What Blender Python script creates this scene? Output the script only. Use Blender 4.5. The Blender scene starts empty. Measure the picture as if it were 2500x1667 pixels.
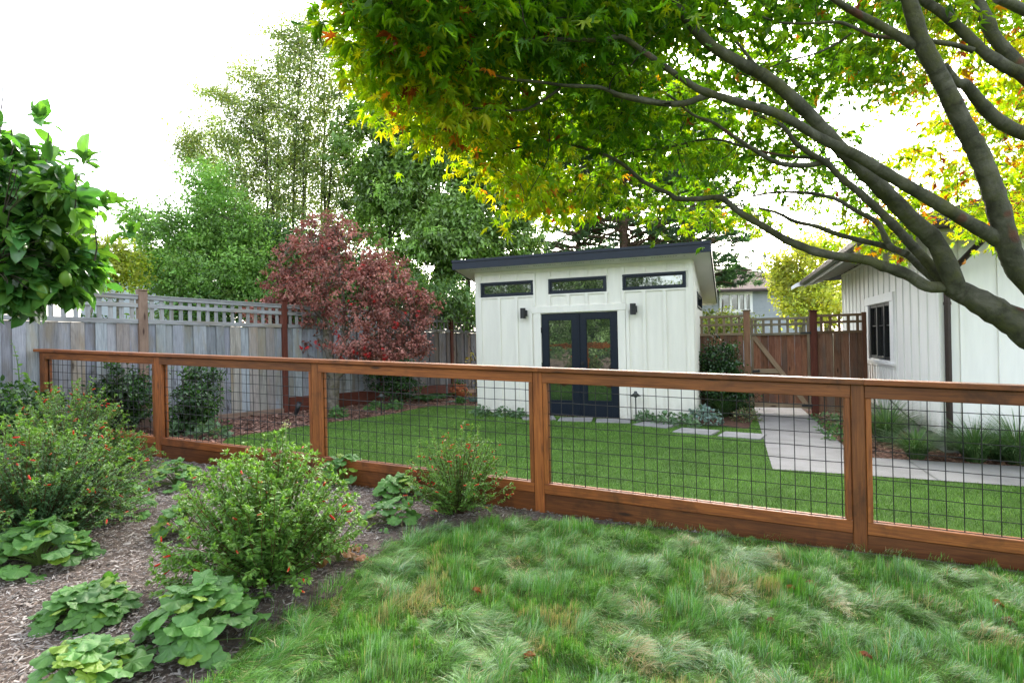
import bpy, math, random
import numpy as np
from mathutils import Matrix, Vector

# ------------------------------------------------------------------ camera, sky, sun, exposure
SC = bpy.context.scene
COL = SC.collection
F, CY, ROLL, EYE = 1400.0, 828.6, 0.0216, 1.55        # focal length and horizon in photo pixels (2500 x 1667)
cam = bpy.data.cameras.new('camera')
cam.lens = 36.0 * F / 2500; cam.sensor_width = 36.0; cam.sensor_fit = 'HORIZONTAL'
cam.shift_y = (CY - 833.5) / 2500
cam.clip_start = 0.05; cam.clip_end = 1000
cam_o = bpy.data.objects.new('camera', cam); COL.objects.link(cam_o)
cam_o.matrix_world = Matrix.Translation((0, 0, EYE)) @ Matrix.Rotation(math.pi / 2, 4, 'X') @ Matrix.Rotation(-ROLL, 4, 'Z')
SC.camera = cam_o

SUN_EL, SUN_AZ = math.radians(30), math.radians(9)    # azimuth from +Y towards +X: the sun stands behind the trees
world = bpy.data.worlds.new('World'); SC.world = world; world.use_nodes = True
wn = world.node_tree.nodes; wl = world.node_tree.links
bg = wn['Background']
sky = wn.new('ShaderNodeTexSky'); sky.sky_type = 'NISHITA'; sky.sun_disc = False
sky.sun_elevation = SUN_EL; sky.sun_rotation = SUN_AZ
sky.air_density = 1.0; sky.dust_density = 4.0; sky.ozone_density = 1.0
hs = wn.new('ShaderNodeHueSaturation'); hs.inputs['Saturation'].default_value = 0.43
wl.new(sky.outputs[0], hs.inputs['Color']); wl.new(hs.outputs[0], bg.inputs['Color'])
bg.inputs['Strength'].default_value = 0.15
sun = bpy.data.lights.new('sun', 'SUN'); sun.energy = 1.7; sun.angle = math.radians(10); sun.color = (1, .93, .82)
sun_o = bpy.data.objects.new('sun', sun); COL.objects.link(sun_o)
sdir = Vector((math.sin(SUN_AZ) * math.cos(SUN_EL), math.cos(SUN_AZ) * math.cos(SUN_EL), math.sin(SUN_EL)))
sun_o.rotation_euler = sdir.to_track_quat('Z', 'Y').to_euler(); sun_o.location = sdir * 60
SC.view_settings.view_transform = 'Standard'; SC.view_settings.look = 'None'
SC.view_settings.exposure = 2.72; SC.view_settings.gamma = 1
SC.cycles.use_denoising = True; SC.cycles.denoiser = 'OPENIMAGEDENOISE'; SC.cycles.denoising_input_passes = 'RGB_ALBEDO_NORMAL'; SC.cycles.denoising_prefilter = 'NONE'
SC.cycles.use_adaptive_sampling = False; SC.cycles.sample_clamp_indirect = 6
SC.cycles.max_bounces = 7; SC.cycles.diffuse_bounces = 4; SC.cycles.glossy_bounces = 3; SC.cycles.transmission_bounces = 4
SC.cycles.caustics_reflective = False; SC.cycles.caustics_refractive = False

rng = np.random.default_rng(7)
random.seed(7)
PI = math.pi

# ------------------------------------------------------------------ measuring the photograph
def ab(x, y):
    u = x - 1250; v = CY - y
    return (u * math.cos(ROLL) + v * math.sin(ROLL)) / F, (-u * math.sin(ROLL) + v * math.cos(ROLL)) / F
KN = np.arange(-14, 14.01, .5)
def _tz(x):
    sp = lambda u, w: w * np.log1p(np.exp(u / w))
    x = np.clip(x, -12, 9)
    return .042 * sp(.6 - x, .5) - .02 * sp(x - 1.5, .5)
KZ = _tz(KN)
def tz(x): return np.interp(x, KN, KZ)                 # the yard slopes gently down to the right
def G(x, y, dz=0.0):                                   # pixel on the ground
    a, b = ab(x, y); z = dz
    for _ in range(12):
        Y = (z - EYE) / b; z = float(tz(a * Y)) + dz
    return np.array([a * Y, Y, z])
def D(x, y, Y):
    a, b = ab(x, y); return np.array([a * Y, Y, EYE + b * Y])
VS = 2500 / 2352.0
def gv(x, y, dz=0.0): return G(x * VS, y * VS, dz)
def dv(x, y, Y): return D(x * VS, y * VS, Y)
TH = math.radians(20.9)
FD = np.array([math.cos(TH), -math.sin(TH), 0]); SD = np.array([math.sin(TH), math.cos(TH), 0]); UP = np.array([0, 0, 1.0])

def lin(r, g, b):
    f = lambda c: c / 12.92 if c <= .04045 else ((c + .055) / 1.055) ** 2.4
    return (f(r / 255), f(g / 255), f(b / 255))

def fnoise(x, y, seed, scale, n=10):
    r = np.random.default_rng(seed); out = np.zeros_like(x)
    for i in range(n):
        a = r.uniform(0, 2 * PI); k = 2 * PI / scale * r.uniform(.5, 1.6); p = r.uniform(0, 2 * PI)
        out += np.sin(k * (x * math.cos(a) + y * math.sin(a)) + p)
    return out / math.sqrt(n / 2)

# ------------------------------------------------------------------ mesh building
class MB:
    def __init__(s): s.v = []; s.f = []; s.c = []; s.u = []; s.n = 0
    def add(s, v, f, col=(1, 1, 1), uv=None):
        v = np.asarray(v, float).reshape(-1, 3); k = len(v)
        c = np.asarray(col, float)
        if c.ndim == 1: c = np.tile(c, (k, 1))
        s.v.append(v); s.c.append(c); s.u.append(np.zeros((k, 2)) if uv is None else np.asarray(uv, float))
        s.f.append(np.asarray(f, np.int64) + s.n); s.n += k
    def mesh(s, name, off=(0, 0, 0), smooth=False):
        me = bpy.data.meshes.new(name)
        v = np.concatenate(s.v) - np.asarray(off, float); c = np.concatenate(s.c); u = np.concatenate(s.u)
        tot = np.concatenate([np.full(len(f), f.shape[1]) for f in s.f]); loops = np.concatenate([f.ravel() for f in s.f])
        me.vertices.add(len(v)); me.vertices.foreach_set('co', v.ravel().astype(np.float32))
        me.loops.add(len(loops)); me.loops.foreach_set('vertex_index', loops.astype(np.int32))
        me.polygons.add(len(tot)); me.polygons.foreach_set('loop_start', np.concatenate([[0], np.cumsum(tot)[:-1]]).astype(np.int32))
        if smooth: me.polygons.foreach_set('use_smooth', np.ones(len(tot), bool))
        a = me.attributes.new('tint', 'FLOAT_COLOR', 'POINT')
        a.data.foreach_set('color', np.concatenate([c, np.ones((len(c), 1))], 1).ravel().astype(np.float32))
        uvl = me.uv_layers.new(name='UVMap'); uvl.data.foreach_set('uv', u[loops].ravel().astype(np.float32))
        me.update(calc_edges=True); me.validate()
        return me

ROOT = {}
def tag(o, label=None, cat=None, group=None, kind=None):
    if label: o['label'] = label
    if cat: o['category'] = cat
    if group: o['group'] = group
    if kind: o['kind'] = kind
    return o
def thing(name, label, cat, loc, group=None):
    o = bpy.data.objects.new(name, None); COL.objects.link(o); o.location = loc; o.empty_display_size = .1
    ROOT[o] = np.asarray(loc, float)
    return tag(o, label, cat, group)
def part(name, mb, mat, parent, smooth=False, label=None):
    off = ROOT[parent]; me = mb.mesh(name, off, smooth); me.materials.append(mat)
    o = bpy.data.objects.new(name, me); COL.objects.link(o); o.parent = parent; ROOT[o] = off
    if label: o['label'] = label
    return o
def single(name, mb, mat, label, cat, loc, group=None, smooth=False, kind=None):
    me = mb.mesh(name, loc, smooth); me.materials.append(mat)
    o = bpy.data.objects.new(name, me); COL.objects.link(o); o.location = loc; ROOT[o] = np.asarray(loc, float)
    return tag(o, label, cat, group, kind)
def struct(name, mb, mat, smooth=False, kind='structure'):
    me = mb.mesh(name, (0, 0, 0), smooth); me.materials.append(mat)
    o = bpy.data.objects.new(name, me); COL.objects.link(o); o['kind'] = kind
    return o

def board(mb, p0, p1, w, t, up=UP, ch=.004, col=(1, 1, 1)):
    """a plank from p0 to p1: w across (perpendicular to up), t along up, chamfered edges, UV in metres"""
    p0 = np.asarray(p0, float); p1 = np.asarray(p1, float); d = p1 - p0; L = np.linalg.norm(d); d /= L
    up = np.asarray(up, float); s = np.cross(d, up); s /= np.linalg.norm(s); n = np.cross(s, d)
    a, b = w / 2, t / 2; ch = min(ch, a * .45, b * .45)
    pr = [(a, -b + ch), (a, b - ch), (a - ch, b), (-a + ch, b), (-a, b - ch), (-a, -b + ch), (-a + ch, -b), (a - ch, -b)]
    per = np.concatenate([[0], np.cumsum([math.dist(pr[i], pr[(i + 1) % 8]) for i in range(8)])])
    uo, vo = rng.uniform(0, 50), rng.uniform(0, 50)
    V = []; U = []; Fq = []
    for i in range(8):
        q0 = pr[i]; q1 = pr[(i + 1) % 8]; k = len(V)
        for (P, uu) in ((p0, 0), (p1, L)):
            V += [P + s * q0[0] + n * q0[1], P + s * q1[0] + n * q1[1]]; U += [(uo + uu, vo + per[i]), (uo + uu, vo + per[i + 1])]
        Fq.append((k, k + 1, k + 3, k + 2))
    mb.add(V, [f[::-1] for f in Fq], col, U)
    for P, flip in ((p0, 0), (p1, 1)):
        v = [P + s * x + n * y for x, y in pr]; f = list(range(8)) if not flip else list(range(7, -1, -1))
        mb.add(v, [f], col, [(uo + y, vo + x * .3) for x, y in pr])
def beam(mb, c, dx, dy, dz, hx, hy, hz, col=(1, 1, 1), ch=.003):
    """box with centre c, half sizes along three directions; the grain runs along the longest"""
    ax = [(np.asarray(dx, float), hx), (np.asarray(dy, float), hy), (np.asarray(dz, float), hz)]
    ax.sort(key=lambda q: -q[1])
    board(mb, c - ax[0][0] * ax[0][1], c + ax[0][0] * ax[0][1], ax[1][1] * 2, ax[2][1] * 2, ax[2][0], ch, col)
def quad(mb, a, b, c, d, col=(1, 1, 1), uv=None):
    mb.add([a, b, c, d], [[0, 1, 2, 3]], col, uv or [(0, 0), (1, 0), (1, 1), (0, 1)])
def tube(mb, pts, rad, n=8, col=(1, 1, 1), cap=True):
    pts = np.asarray(pts, float); m = len(pts); rad = np.broadcast_to(np.asarray(rad, float), (m,))
    t = np.gradient(pts, axis=0); t /= np.linalg.norm(t, axis=1)[:, None] + 1e-9
    ref = np.array([0, 0, 1.0]) if abs(t[0][2]) < .9 else np.array([1.0, 0, 0])
    x = np.cross(t[0], ref); x /= np.linalg.norm(x); V = []; U = []; L = 0
    ang = np.linspace(0, 2 * PI, n, endpoint=False)
    for i in range(m):
        x = x - t[i] * (x @ t[i]); x /= np.linalg.norm(x) + 1e-9; y = np.cross(t[i], x)
        if i: L += np.linalg.norm(pts[i] - pts[i - 1])
        V.append(pts[i] + rad[i] * (np.cos(ang)[:, None] * x + np.sin(ang)[:, None] * y))
        U.append(np.stack([np.full(n, L), ang * rad[0]], 1))
    i = np.arange(m - 1)[:, None] * n; j = np.arange(n)[None]; j2 = (j + 1) % n
    f = np.stack([i + j, i + j2, i + n + j2, i + n + j], -1).reshape(-1, 4)
    c = np.asarray(col, float)
    if c.ndim == 2: c = np.repeat(c, n, 0)
    mb.add(np.concatenate(V), f, c, np.concatenate(U))
    if cap:
        mb.add(V[0], [list(range(n))[::-1]], c[0] if c.ndim == 2 else c); mb.add(V[-1], [list(range(n))], c[-1] if c.ndim == 2 else c)
def smooth_path(pts, k=4):
    pts = np.asarray(pts, float); out = []
    P = np.concatenate([[2 * pts[0] - pts[1]], pts, [2 * pts[-1] - pts[-2]]])
    for i in range(1, len(P) - 2):
        for t in np.linspace(0, 1, k, endpoint=False):
            a, b, c, d = P[i - 1:i + 3]
            out.append(.5 * (2 * b + (c - a) * t + (2 * a - 5 * b + 4 * c - d) * t * t + (3 * b - a - 3 * c + d) * t ** 3))
    out.append(pts[-1]); return np.array(out)
def lathe(mb, c, prof, n=16, col=(1, 1, 1)):
    c = np.asarray(c, float); ang = np.linspace(0, 2 * PI, n, endpoint=False)
    V = np.concatenate([c + np.stack([r * np.cos(ang), r * np.sin(ang), np.full(n, z)], 1) for r, z in prof])
    m = len(prof); i = np.arange(m - 1)[:, None] * n; j = np.arange(n)[None]; j2 = (j + 1) % n
    mb.add(V, np.stack([i + j, i + j2, i + n + j2, i + n + j], -1).reshape(-1, 4), col)

def scatter(mb, T, pos, d, nrm, s, col):
    """many copies of a leaf template: x across, y along d, z along the normal"""
    tv, tf = T; N = len(pos); k = len(tv)
    d = d / (np.linalg.norm(d, axis=1)[:, None] + 1e-9)
    x = np.cross(d, nrm); x /= np.linalg.norm(x, axis=1)[:, None] + 1e-9; z = np.cross(x, d)
    s = np.broadcast_to(np.asarray(s, float), (N,))
    V = pos[:, None] + s[:, None, None] * (tv[None, :, 0, None] * x[:, None] + tv[None, :, 1, None] * d[:, None] + tv[None, :, 2, None] * z[:, None])
    f = (tf[None] + (np.arange(N) * k)[:, None, None]).reshape(-1, tf.shape[1])
    mb.add(V.reshape(-1, 3), f, np.repeat(col, k, 0), np.tile(tv[:, :2], (N, 1)))

T_DIA = (np.array([[0, 0, 0], [.28, .45, .06], [0, 1, -.12], [-.28, .45, .06]], float), np.array([[0, 1, 2], [0, 2, 3]]))
T_LANCE = (np.array([[0, 0, 0], [.16, .25, .05], [.19, .55, .05], [0, 1, -.22], [-.19, .55, .05], [-.16, .25, .05], [0, .3, 0], [0, .6, -.04]], float),
           np.array([[0, 1, 6], [1, 2, 7], [1, 7, 6], [2, 3, 7], [0, 6, 5], [6, 7, 4], [6, 4, 5], [7, 3, 4]]))
T_OVAL = (np.array([[0, 0, 0], [.22, .2, .06], [.3, .5, .08], [.2, .82, .02], [0, 1, -.12], [-.2, .82, .02], [-.3, .5, .08], [-.22, .2, .06], [0, .22, 0], [0, .55, -.02], [0, .82, -.06]], float),
          np.array([[0, 1, 8], [1, 2, 9], [1, 9, 8], [2, 3, 10], [2, 10, 9], [3, 4, 10], [0, 8, 7], [8, 9, 6], [8, 6, 7], [9, 10, 5], [9, 5, 6], [10, 4, 5]]))
def maple_template(lobes=((0, 1), (40, .93), (82, .74), (125, .42)), fold=.16):
    seq = [(-a, l) for a, l in lobes[:0:-1]] + list(lobes)
    V = [(0, .0, 0)]; seq = [(a, l) for a, l in seq]
    for i, (a, l) in enumerate(seq):
        r = math.radians(a)
        for (da, f, z) in ((-9, .52, .03), (-5.5, .72, 0), (0, 1, -fold * l), (5.5, .72, 0), (9, .52, .03)):
            V.append((math.sin(r + math.radians(da)) * l * f, math.cos(r + math.radians(da)) * l * f, z * l))
        if i < len(seq) - 1:
            m = math.radians((a + seq[i + 1][0]) / 2); q = .30 * min(1, .5 * (l + seq[i + 1][1]) + .1)
            V.append((math.sin(m) * q, math.cos(m) * q, .06))
    n = len(V); V = np.array(V, float); V[:, :2] *= .62; V[:, 1] += .0
    return (V, np.array([[0, i + 1, i] for i in range(1, n - 1)]))
T_MAPLE = maple_template()
T_MAPLES = [maple_template(fold=.10), maple_template(((0, 1), (36, .95), (74, .80), (112, .50)), .28), maple_template(((0, 1), (44, .88), (88, .66), (130, .36)), .42), maple_template(((0, .95), (41, 1), (80, .7), (120, .45)), -.12)]

# ------------------------------------------------------------------ materials
class NT:
    def __init__(s, name):
        s.m = bpy.data.materials.new(name); s.m.use_nodes = True; s.t = s.m.node_tree; s.n = s.t.nodes
        s.b = s.n['Principled BSDF']; s.out = s.n['Material Output']
    def node(s, typ, **kw):
        n = s.n.new(typ)
        for k, v in kw.items():
            if hasattr(n, k) and k not in n.inputs: setattr(n, k, v)
            else: n.inputs[k].default_value = v
        return n
    def link(s, a, b): s.t.links.new(a, b)
    def coords(s, which='Object', scale=(1, 1, 1)):
        c = s.node('ShaderNodeTexCoord'); m = s.node('ShaderNodeMapping'); m.inputs['Scale'].default_value = scale
        s.link(c.outputs[which], m.inputs['Vector']); return m.outputs[0]
    def noise(s, vec, scale, detail=4, rough=.55, dist=0):
        n = s.node('ShaderNodeTexNoise'); n.inputs['Scale'].default_value = scale; n.inputs['Detail'].default_value = detail
        n.inputs['Roughness'].default_value = rough; n.inputs['Distortion'].default_value = dist
        if vec: s.link(vec, n.inputs['Vector'])
        return n.outputs['Fac']
    def ramp(s, fac, stops):
        r = s.node('ShaderNodeValToRGB'); e = r.color_ramp.elements
        while len(e) < len(stops): e.new(.5)
        for el, (p, c) in zip(e, stops): el.position = p; el.color = (*c, 1) if len(c) == 3 else c
        s.link(fac, r.inputs[0]); return r.outputs[0]
    def mix(s, a, b, fac, mode='MIX'):
        m = s.node('ShaderNodeMix'); m.data_type = 'RGBA'; m.blend_type = mode
        for sock, v in ((m.inputs[6], a), (m.inputs[7], b)):
            if isinstance(v, tuple): sock.default_value = (*v, 1)
            else: s.link(v, sock)
        if isinstance(fac, (int, float)): m.inputs[0].default_value = fac
        else: s.link(fac, m.inputs[0])
        return m.outputs[2]
    def tint(s): a = s.node('ShaderNodeAttribute'); a.attribute_name = 'tint'; return a.outputs['Color']
    def bump(s, h, strength, dist=.01):
        b = s.node('ShaderNodeBump'); b.inputs['Strength'].default_value = strength; b.inputs['Distance'].default_value = dist
        s.link(h, b.inputs['Height']); s.link(b.outputs[0], s.b.inputs['Normal'])
    def set(s, col=None, rough=.6, spec=.4, metal=0):
        if col is not None:
            if isinstance(col, tuple): s.b.inputs['Base Color'].default_value = (*col, 1)
            else: s.link(col, s.b.inputs['Base Color'])
        if isinstance(rough, (int, float)): s.b.inputs['Roughness'].default_value = rough
        else: s.link(rough, s.b.inputs['Roughness'])
        s.b.inputs['Specular IOR Level'].default_value = spec; s.b.inputs['Metallic'].default_value = metal
        return s.m

def m_leaf(name, trans=.35, rough=.45, spec=.4, boost=(1.5, 1.6, .6), var=.25, veins=False):
    n = NT(name); t = n.tint()
    nz = n.noise(n.coords('Object'), 25, 2)
    c = n.mix(t, n.mix(t, (.5, .5, .5), 1, 'MULTIPLY'), n.ramp(nz, [(.4, (0, 0, 0)), (.7, (var * 2, var * 2, var * 2))]))
    if veins:
        uv = n.coords('UV'); w = n.node('ShaderNodeTexWave'); w.wave_type = 'BANDS'; w.bands_direction = 'DIAGONAL'
        w.inputs['Scale'].default_value = 3; w.inputs['Distortion'].default_value = 2; n.link(uv, w.inputs['Vector'])
        n.bump(w.outputs['Fac'], .25, .003)
    n.set(c, rough, spec)
    tr = n.node('ShaderNodeBsdfTranslucent'); tc = n.mix(c, (*boost,), 1, 'MULTIPLY'); n.link(tc, tr.inputs['Color'])
    mx = n.node('ShaderNodeMixShader'); mx.inputs[0].default_value = trans
    n.link(n.b.outputs[0], mx.inputs[1]); n.link(tr.outputs[0], mx.inputs[2]); n.link(mx.outputs[0], n.out.inputs['Surface'])
    return n.m

def m_wood(name, c1, c2, knot=(.05, .025, .012), rough=.65, spec=.3, grain=1.0, kn=.9, blotch=None, bump=.35, stain=0):
    n = NT(name); uv = n.coords('UV', (1, 1, 1))
    mp = n.node('ShaderNodeMapping'); mp.inputs['Scale'].default_value = (1.4 * grain, 26 * grain, 1); n.link(uv, mp.inputs['Vector'])
    g1 = n.noise(mp.outputs[0], 2.2, 6, .62, .9)
    mp2 = n.node('ShaderNodeMapping'); mp2.inputs['Scale'].default_value = (1.1, 4.5, 1); n.link(uv, mp2.inputs['Vector'])
    g2 = n.noise(mp2.outputs[0], 1.6, 4, .6, .5)
    c = n.ramp(g1, [(.3, c1), (.72, c2)])
    c = n.mix(c, n.mix(c, (.45, .42, .40), 1, 'MULTIPLY'), n.ramp(g2, [(.48, (0, 0, 0)), (.75, (.75, .75, .75))]))
    if blotch:
        b = n.noise(mp2.outputs[0], .8, 3, .6, .2)
        c = n.mix(c, blotch, n.ramp(b, [(.5, (0, 0, 0)), (.66, (.6, .6, .6))]))
    if stain:
        so = n.noise(n.coords('Object'), 2.6, 5, .65, .4); c = n.mix(c, (.016, .008, .004), n.ramp(so, [(.54, (0, 0, 0)), (.74, (stain, stain, stain))]))
    v = n.node('ShaderNodeTexVoronoi'); v.inputs['Scale'].default_value = 1
    mp3 = n.node('ShaderNodeMapping'); mp3.inputs['Scale'].default_value = (2.1, 8.5, 1); n.link(uv, mp3.inputs['Vector']); n.link(mp3.outputs[0], v.inputs['Vector'])
    k = n.ramp(v.outputs['Distance'], [(.07, (kn, kn, kn)), (.17, (0, 0, 0))])
    sel = n.ramp(v.outputs['Color'], [(.55, (0, 0, 0)), (.6, (1, 1, 1))])
    c = n.mix(c, knot, n.mix(k, sel, 1, 'MULTIPLY'))
    c = n.mix(c, n.tint(), 1, 'MULTIPLY')
    n.bump(g1, bump, .004)
    return n.set(c, rough, spec)

def m_plain(name, col, rough=.5, spec=.4, metal=0, var=.12, scale=6, bump=0, bscale=80, tinted=False):
    n = NT(name); nz = n.noise(n.coords('Object'), scale, 4)
    c = n.ramp(nz, [(.3, tuple(x * (1 - var) for x in col)), (.7, tuple(min(1, x * (1 + var)) for x in col))])
    if tinted: c = n.mix(c, n.tint(), 1, 'MULTIPLY')
    if bump: n.bump(n.noise(n.coords('Object'), bscale, 3), bump, .003)
    return n.set(c, rough, spec, metal)

def m_siding(name, col, z0, z1, bump, bscale):
    n = NT(name); nz = n.noise(n.coords('Object', (6, 6, .7)), 1.6, 5, .6)
    c = n.ramp(nz, [(.35, tuple(x * .93 for x in col)), (.62, col)])
    tc = n.node('ShaderNodeTexCoord'); sx = n.node('ShaderNodeSeparateXYZ'); n.link(tc.outputs['Object'], sx.inputs[0])
    mr_ = n.node('ShaderNodeMapRange'); mr_.inputs[1].default_value = z1; mr_.inputs[2].default_value = z0; n.link(sx.outputs[2], mr_.inputs[0])
    sp = n.ramp(n.noise(n.coords('Object'), 9, 6, .75), [(.42, (0, 0, 0)), (.7, (.55, .55, .55))])
    c = n.mix(c, (.33, .27, .19), n.mix(sp, mr_.outputs[0], 1, 'MULTIPLY'))
    n.bump(n.noise(n.coords('Object'), bscale, 3), bump, .003); return n.set(c, .55, .35)
M_white = m_siding('white_siding', (.81, .785, .70), -.05, .42, .12, 60)
M_house = m_siding('house_siding', (.81, .80, .76), .15, .65, .25, 45)
M_soffit = m_plain('soffit', (.72, .71, .66), .6, .3, var=.03)
M_navy = m_plain('navy_metal', (.007, .013, .024), .45, .35, var=.15, scale=8)
M_door = m_plain('navy_door', (.004, .009, .019), .42, .3, var=.12, scale=8)
M_black = m_plain('black_paint', (.008, .009, .011), .42, .5)
M_bronze = m_plain('bronze_metal', (.030, .018, .014), .4, .5, .3, var=.25)
M_wire = m_plain('black_wire', (.006, .006, .007), .45, .5)
M_red = m_wood('redwood', lin(108, 58, 26), lin(164, 98, 46), (.025, .010, .005), .5, .4, kn=.85, stain=.75)
M_grey = m_wood('grey_cedar', lin(128, 132, 138), lin(170, 174, 180), lin(60, 55, 52), .8, .2, kn=.8, blotch=lin(150, 140, 118))
M_greypost = m_wood('brown_post', lin(120, 98, 84), lin(150, 128, 112), lin(60, 45, 38), .75, .2)
M_redpost = m_wood('red_post', lin(78, 40, 30), lin(104, 56, 42), lin(40, 20, 15), .7, .25)
M_gate = m_wood('gate_cedar', lin(118, 82, 62), lin(160, 122, 98), lin(38, 24, 18), .75, .2, kn=1, blotch=lin(120, 112, 104))
M_gatelat = m_wood('lattice_cedar', lin(128, 112, 92), lin(160, 146, 122), lin(60, 45, 35), .8, .2)
M_roof = m_plain('shingle_dark', (.055, .055, .062), .8, .3, var=.4, scale=9, bump=.8, bscale=30)
M_farroof = m_plain('shingle_brown', (.10, .072, .065), .9, .05, var=.25, scale=6, bump=.5, bscale=10)
M_farwall = m_plain('blue_siding', (.33, .36, .39), .7, .3, var=.06)
M_trim = m_plain('white_trim', (.80, .80, .78), .5, .4, var=.03)
M_soil = m_plain('soil', (.045, .07, .025), .95, .1, var=.4, scale=14, bump=1, bscale=60)
M_mulch = m_plain('mulch_base', (.13, .10, .082), .95, .1, var=.45, scale=18, bump=1, bscale=70)
M_bark = m_plain('bark_base', (.10, .055, .038), .95, .1, var=.4, scale=14, bump=1, bscale=60)
M_lawnsoil = m_plain('lawn_thatch', (.075, .12, .03), .95, .1, var=.4, scale=9, bump=1, bscale=50)
M_turfbase = m_plain('turf_backing', (.05, .11, .018), .9, .1, var=.3, scale=5, bump=1, bscale=120)
M_chip = m_plain('chips', (1, 1, 1), .85, .2, var=.15, scale=30, tinted=True)
M_blade = m_leaf('grass_blade', .30, .45, .34, (1.3, 1.4, .6), .12)
M_turf = m_leaf('turf_blade', .2, .5, .3, (1.1, 1.2, .7), .1)
M_lf_maple = m_leaf('maple_leaf', .54, .45, .3, (2.35, 2.2, .5), .10)
M_lf_red = m_leaf('red_maple_leaf', .25, .55, .3, (1.5, 1.0, .8), .2)
M_lf = m_leaf('tree_leaf', .32, .42, .45, (1.6, 1.7, .7), .2)
M_lf_gloss = m_leaf('glossy_leaf', .26, .26, .6, (1.6, 1.8, .6), .2)
M_lf_heu = m_leaf('lobed_leaf', .25, .5, .35, (1.5, 1.7, .6), .12, True)
M_stem = m_plain('stem', (1, 1, 1), .7, .2, var=.2, scale=20, tinted=True)
M_flower = m_leaf('flower', .25, .45, .3, (1.2, 1, 1), .05)
M_terra = m_plain('terracotta', (.33, .11, .05), .8, .2, var=.2)
M_steel = m_plain('galvanised', (.3, .32, .33), .4, .5, .6)
M_hose = m_plain('green_hose', (.05, .16, .13), .4, .4)

def m_bark(name, c1, c2, c3, scale=9):
    n = NT(name); v = n.coords('Object')
    c = n.ramp(n.noise(v, scale, 6, .65, .6), [(.32, c1), (.5, c2), (.68, c3)])
    lichen = n.ramp(n.noise(v, 7, 5, .7), [(.48, (0, 0, 0)), (.62, (.6, .6, .6))])
    c = n.mix(c, (.085, .088, .026), lichen)
    spot = n.ramp(n.noise(v, 5, 2, .5), [(.66, (0, 0, 0)), (.70, (.7, .7, .7))]); c = n.mix(c, (.10, .035, .02), spot)
    rg = n.ramp(n.noise(n.coords('UV', (16, 1.2, 1)), 1.5, 3, .6, .3), [(.56, (0, 0, 0)), (.66, (.34, .34, .34))]); c = n.mix(c, (.022, .017, .011), rg)
    n.bump(n.noise(v, 28, 6, .75), .9, .012)
    return n.set(c, .8, .2)
M_maplebark = m_bark('maple_bark', (.030, .030, .018), (.065, .065, .042), (.12, .115, .085))
M_greybark = m_bark('grey_bark', (.10, .085, .065), (.17, .15, .12), (.25, .23, .19))
M_brownbark = m_bark('brown_bark', (.05, .03, .022), (.10, .06, .045), (.17, .11, .085))
M_darkbark = m_bark('dark_bark', (.02, .017, .013), (.045, .038, .03), (.08, .07, .055))

def m_glass(name, tint=(.012, .016, .015), refl=.35, wav=.012):
    n = NT(name); n.set(tint, .03, .5)
    n.bump(n.noise(n.coords('Object'), 5, 2), wav * 10, .01)
    g = n.node('ShaderNodeBsdfGlossy'); g.inputs['Roughness'].default_value = .015; g.inputs['Color'].default_value = (.85, .9, .86, 1)
    b = n.node('ShaderNodeBump'); b.inputs['Strength'].default_value = .25; b.inputs['Distance'].default_value = .01
    n.link(n.noise(n.coords('Object'), 4, 2), b.inputs['Height']); n.link(b.outputs[0], g.inputs['Normal'])
    mx = n.node('ShaderNodeMixShader'); mx.inputs[0].default_value = refl
    n.link(n.b.outputs[0], mx.inputs[1]); n.link(g.outputs[0], mx.inputs[2]); n.link(mx.outputs[0], n.out.inputs['Surface'])
    return n.m
M_glass = m_glass('shed_glass', (.010, .014, .014), .25)
M_glass2 = m_glass('house_glass', (.01, .01, .012), .15)

def m_concrete(name, c, joints=None):
    n = NT(name); v = n.coords('Object')
    a = n.noise(v, 220, 3, .7); b = n.noise(v, 2.2, 5, .6)
    col = n.ramp(a, [(.3, tuple(x * .7 for x in c)), (.7, tuple(min(1, x * 1.25) for x in c))])
    col = n.mix(col, n.mix(col, (.68, .67, .66), 1, 'MULTIPLY'), n.ramp(b, [(.42, (0, 0, 0)), (.7, (.8, .8, .8))]))
    n.bump(a, .3, .002)
    return n.set(col, .85, .25)
M_conc = m_concrete('concrete', (.275, .265, .252))
M_paver = m_concrete('paver', (.30, .292, .28))

# ------------------------------------------------------------------ ground, beds, turf, path
import bmesh
def sheet_mesh(name, poly, dz):
    bm = bmesh.new(); vs = [bm.verts.new((p[0], p[1], 0)) for p in poly]; f = bm.faces.new(vs)
    bmesh.ops.triangulate(bm, faces=[f])
    xs = [p[0] for p in poly]
    for k in KN:
        if min(xs) < k < max(xs):
            bmesh.ops.bisect_plane(bm, geom=bm.verts[:] + bm.edges[:] + bm.faces[:], plane_co=(k, 0, 0), plane_no=(1, 0, 0), dist=1e-5)
    for v in bm.verts: v.co.z = float(tz(v.co.x)) + dz
    bmesh.ops.recalc_face_normals(bm, faces=bm.faces[:])
    if sum(f.normal.z for f in bm.faces) < 0: bmesh.ops.reverse_faces(bm, faces=bm.faces[:])
    me = bpy.data.meshes.new(name); bm.to_mesh(me); bm.free(); return me
def sheet(name, poly, dz, mat, kind='structure'):
    me = sheet_mesh(name, poly, dz); me.materials.append(mat)
    o = bpy.data.objects.new(name, me); COL.objects.link(o); o['kind'] = kind; return o

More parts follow.
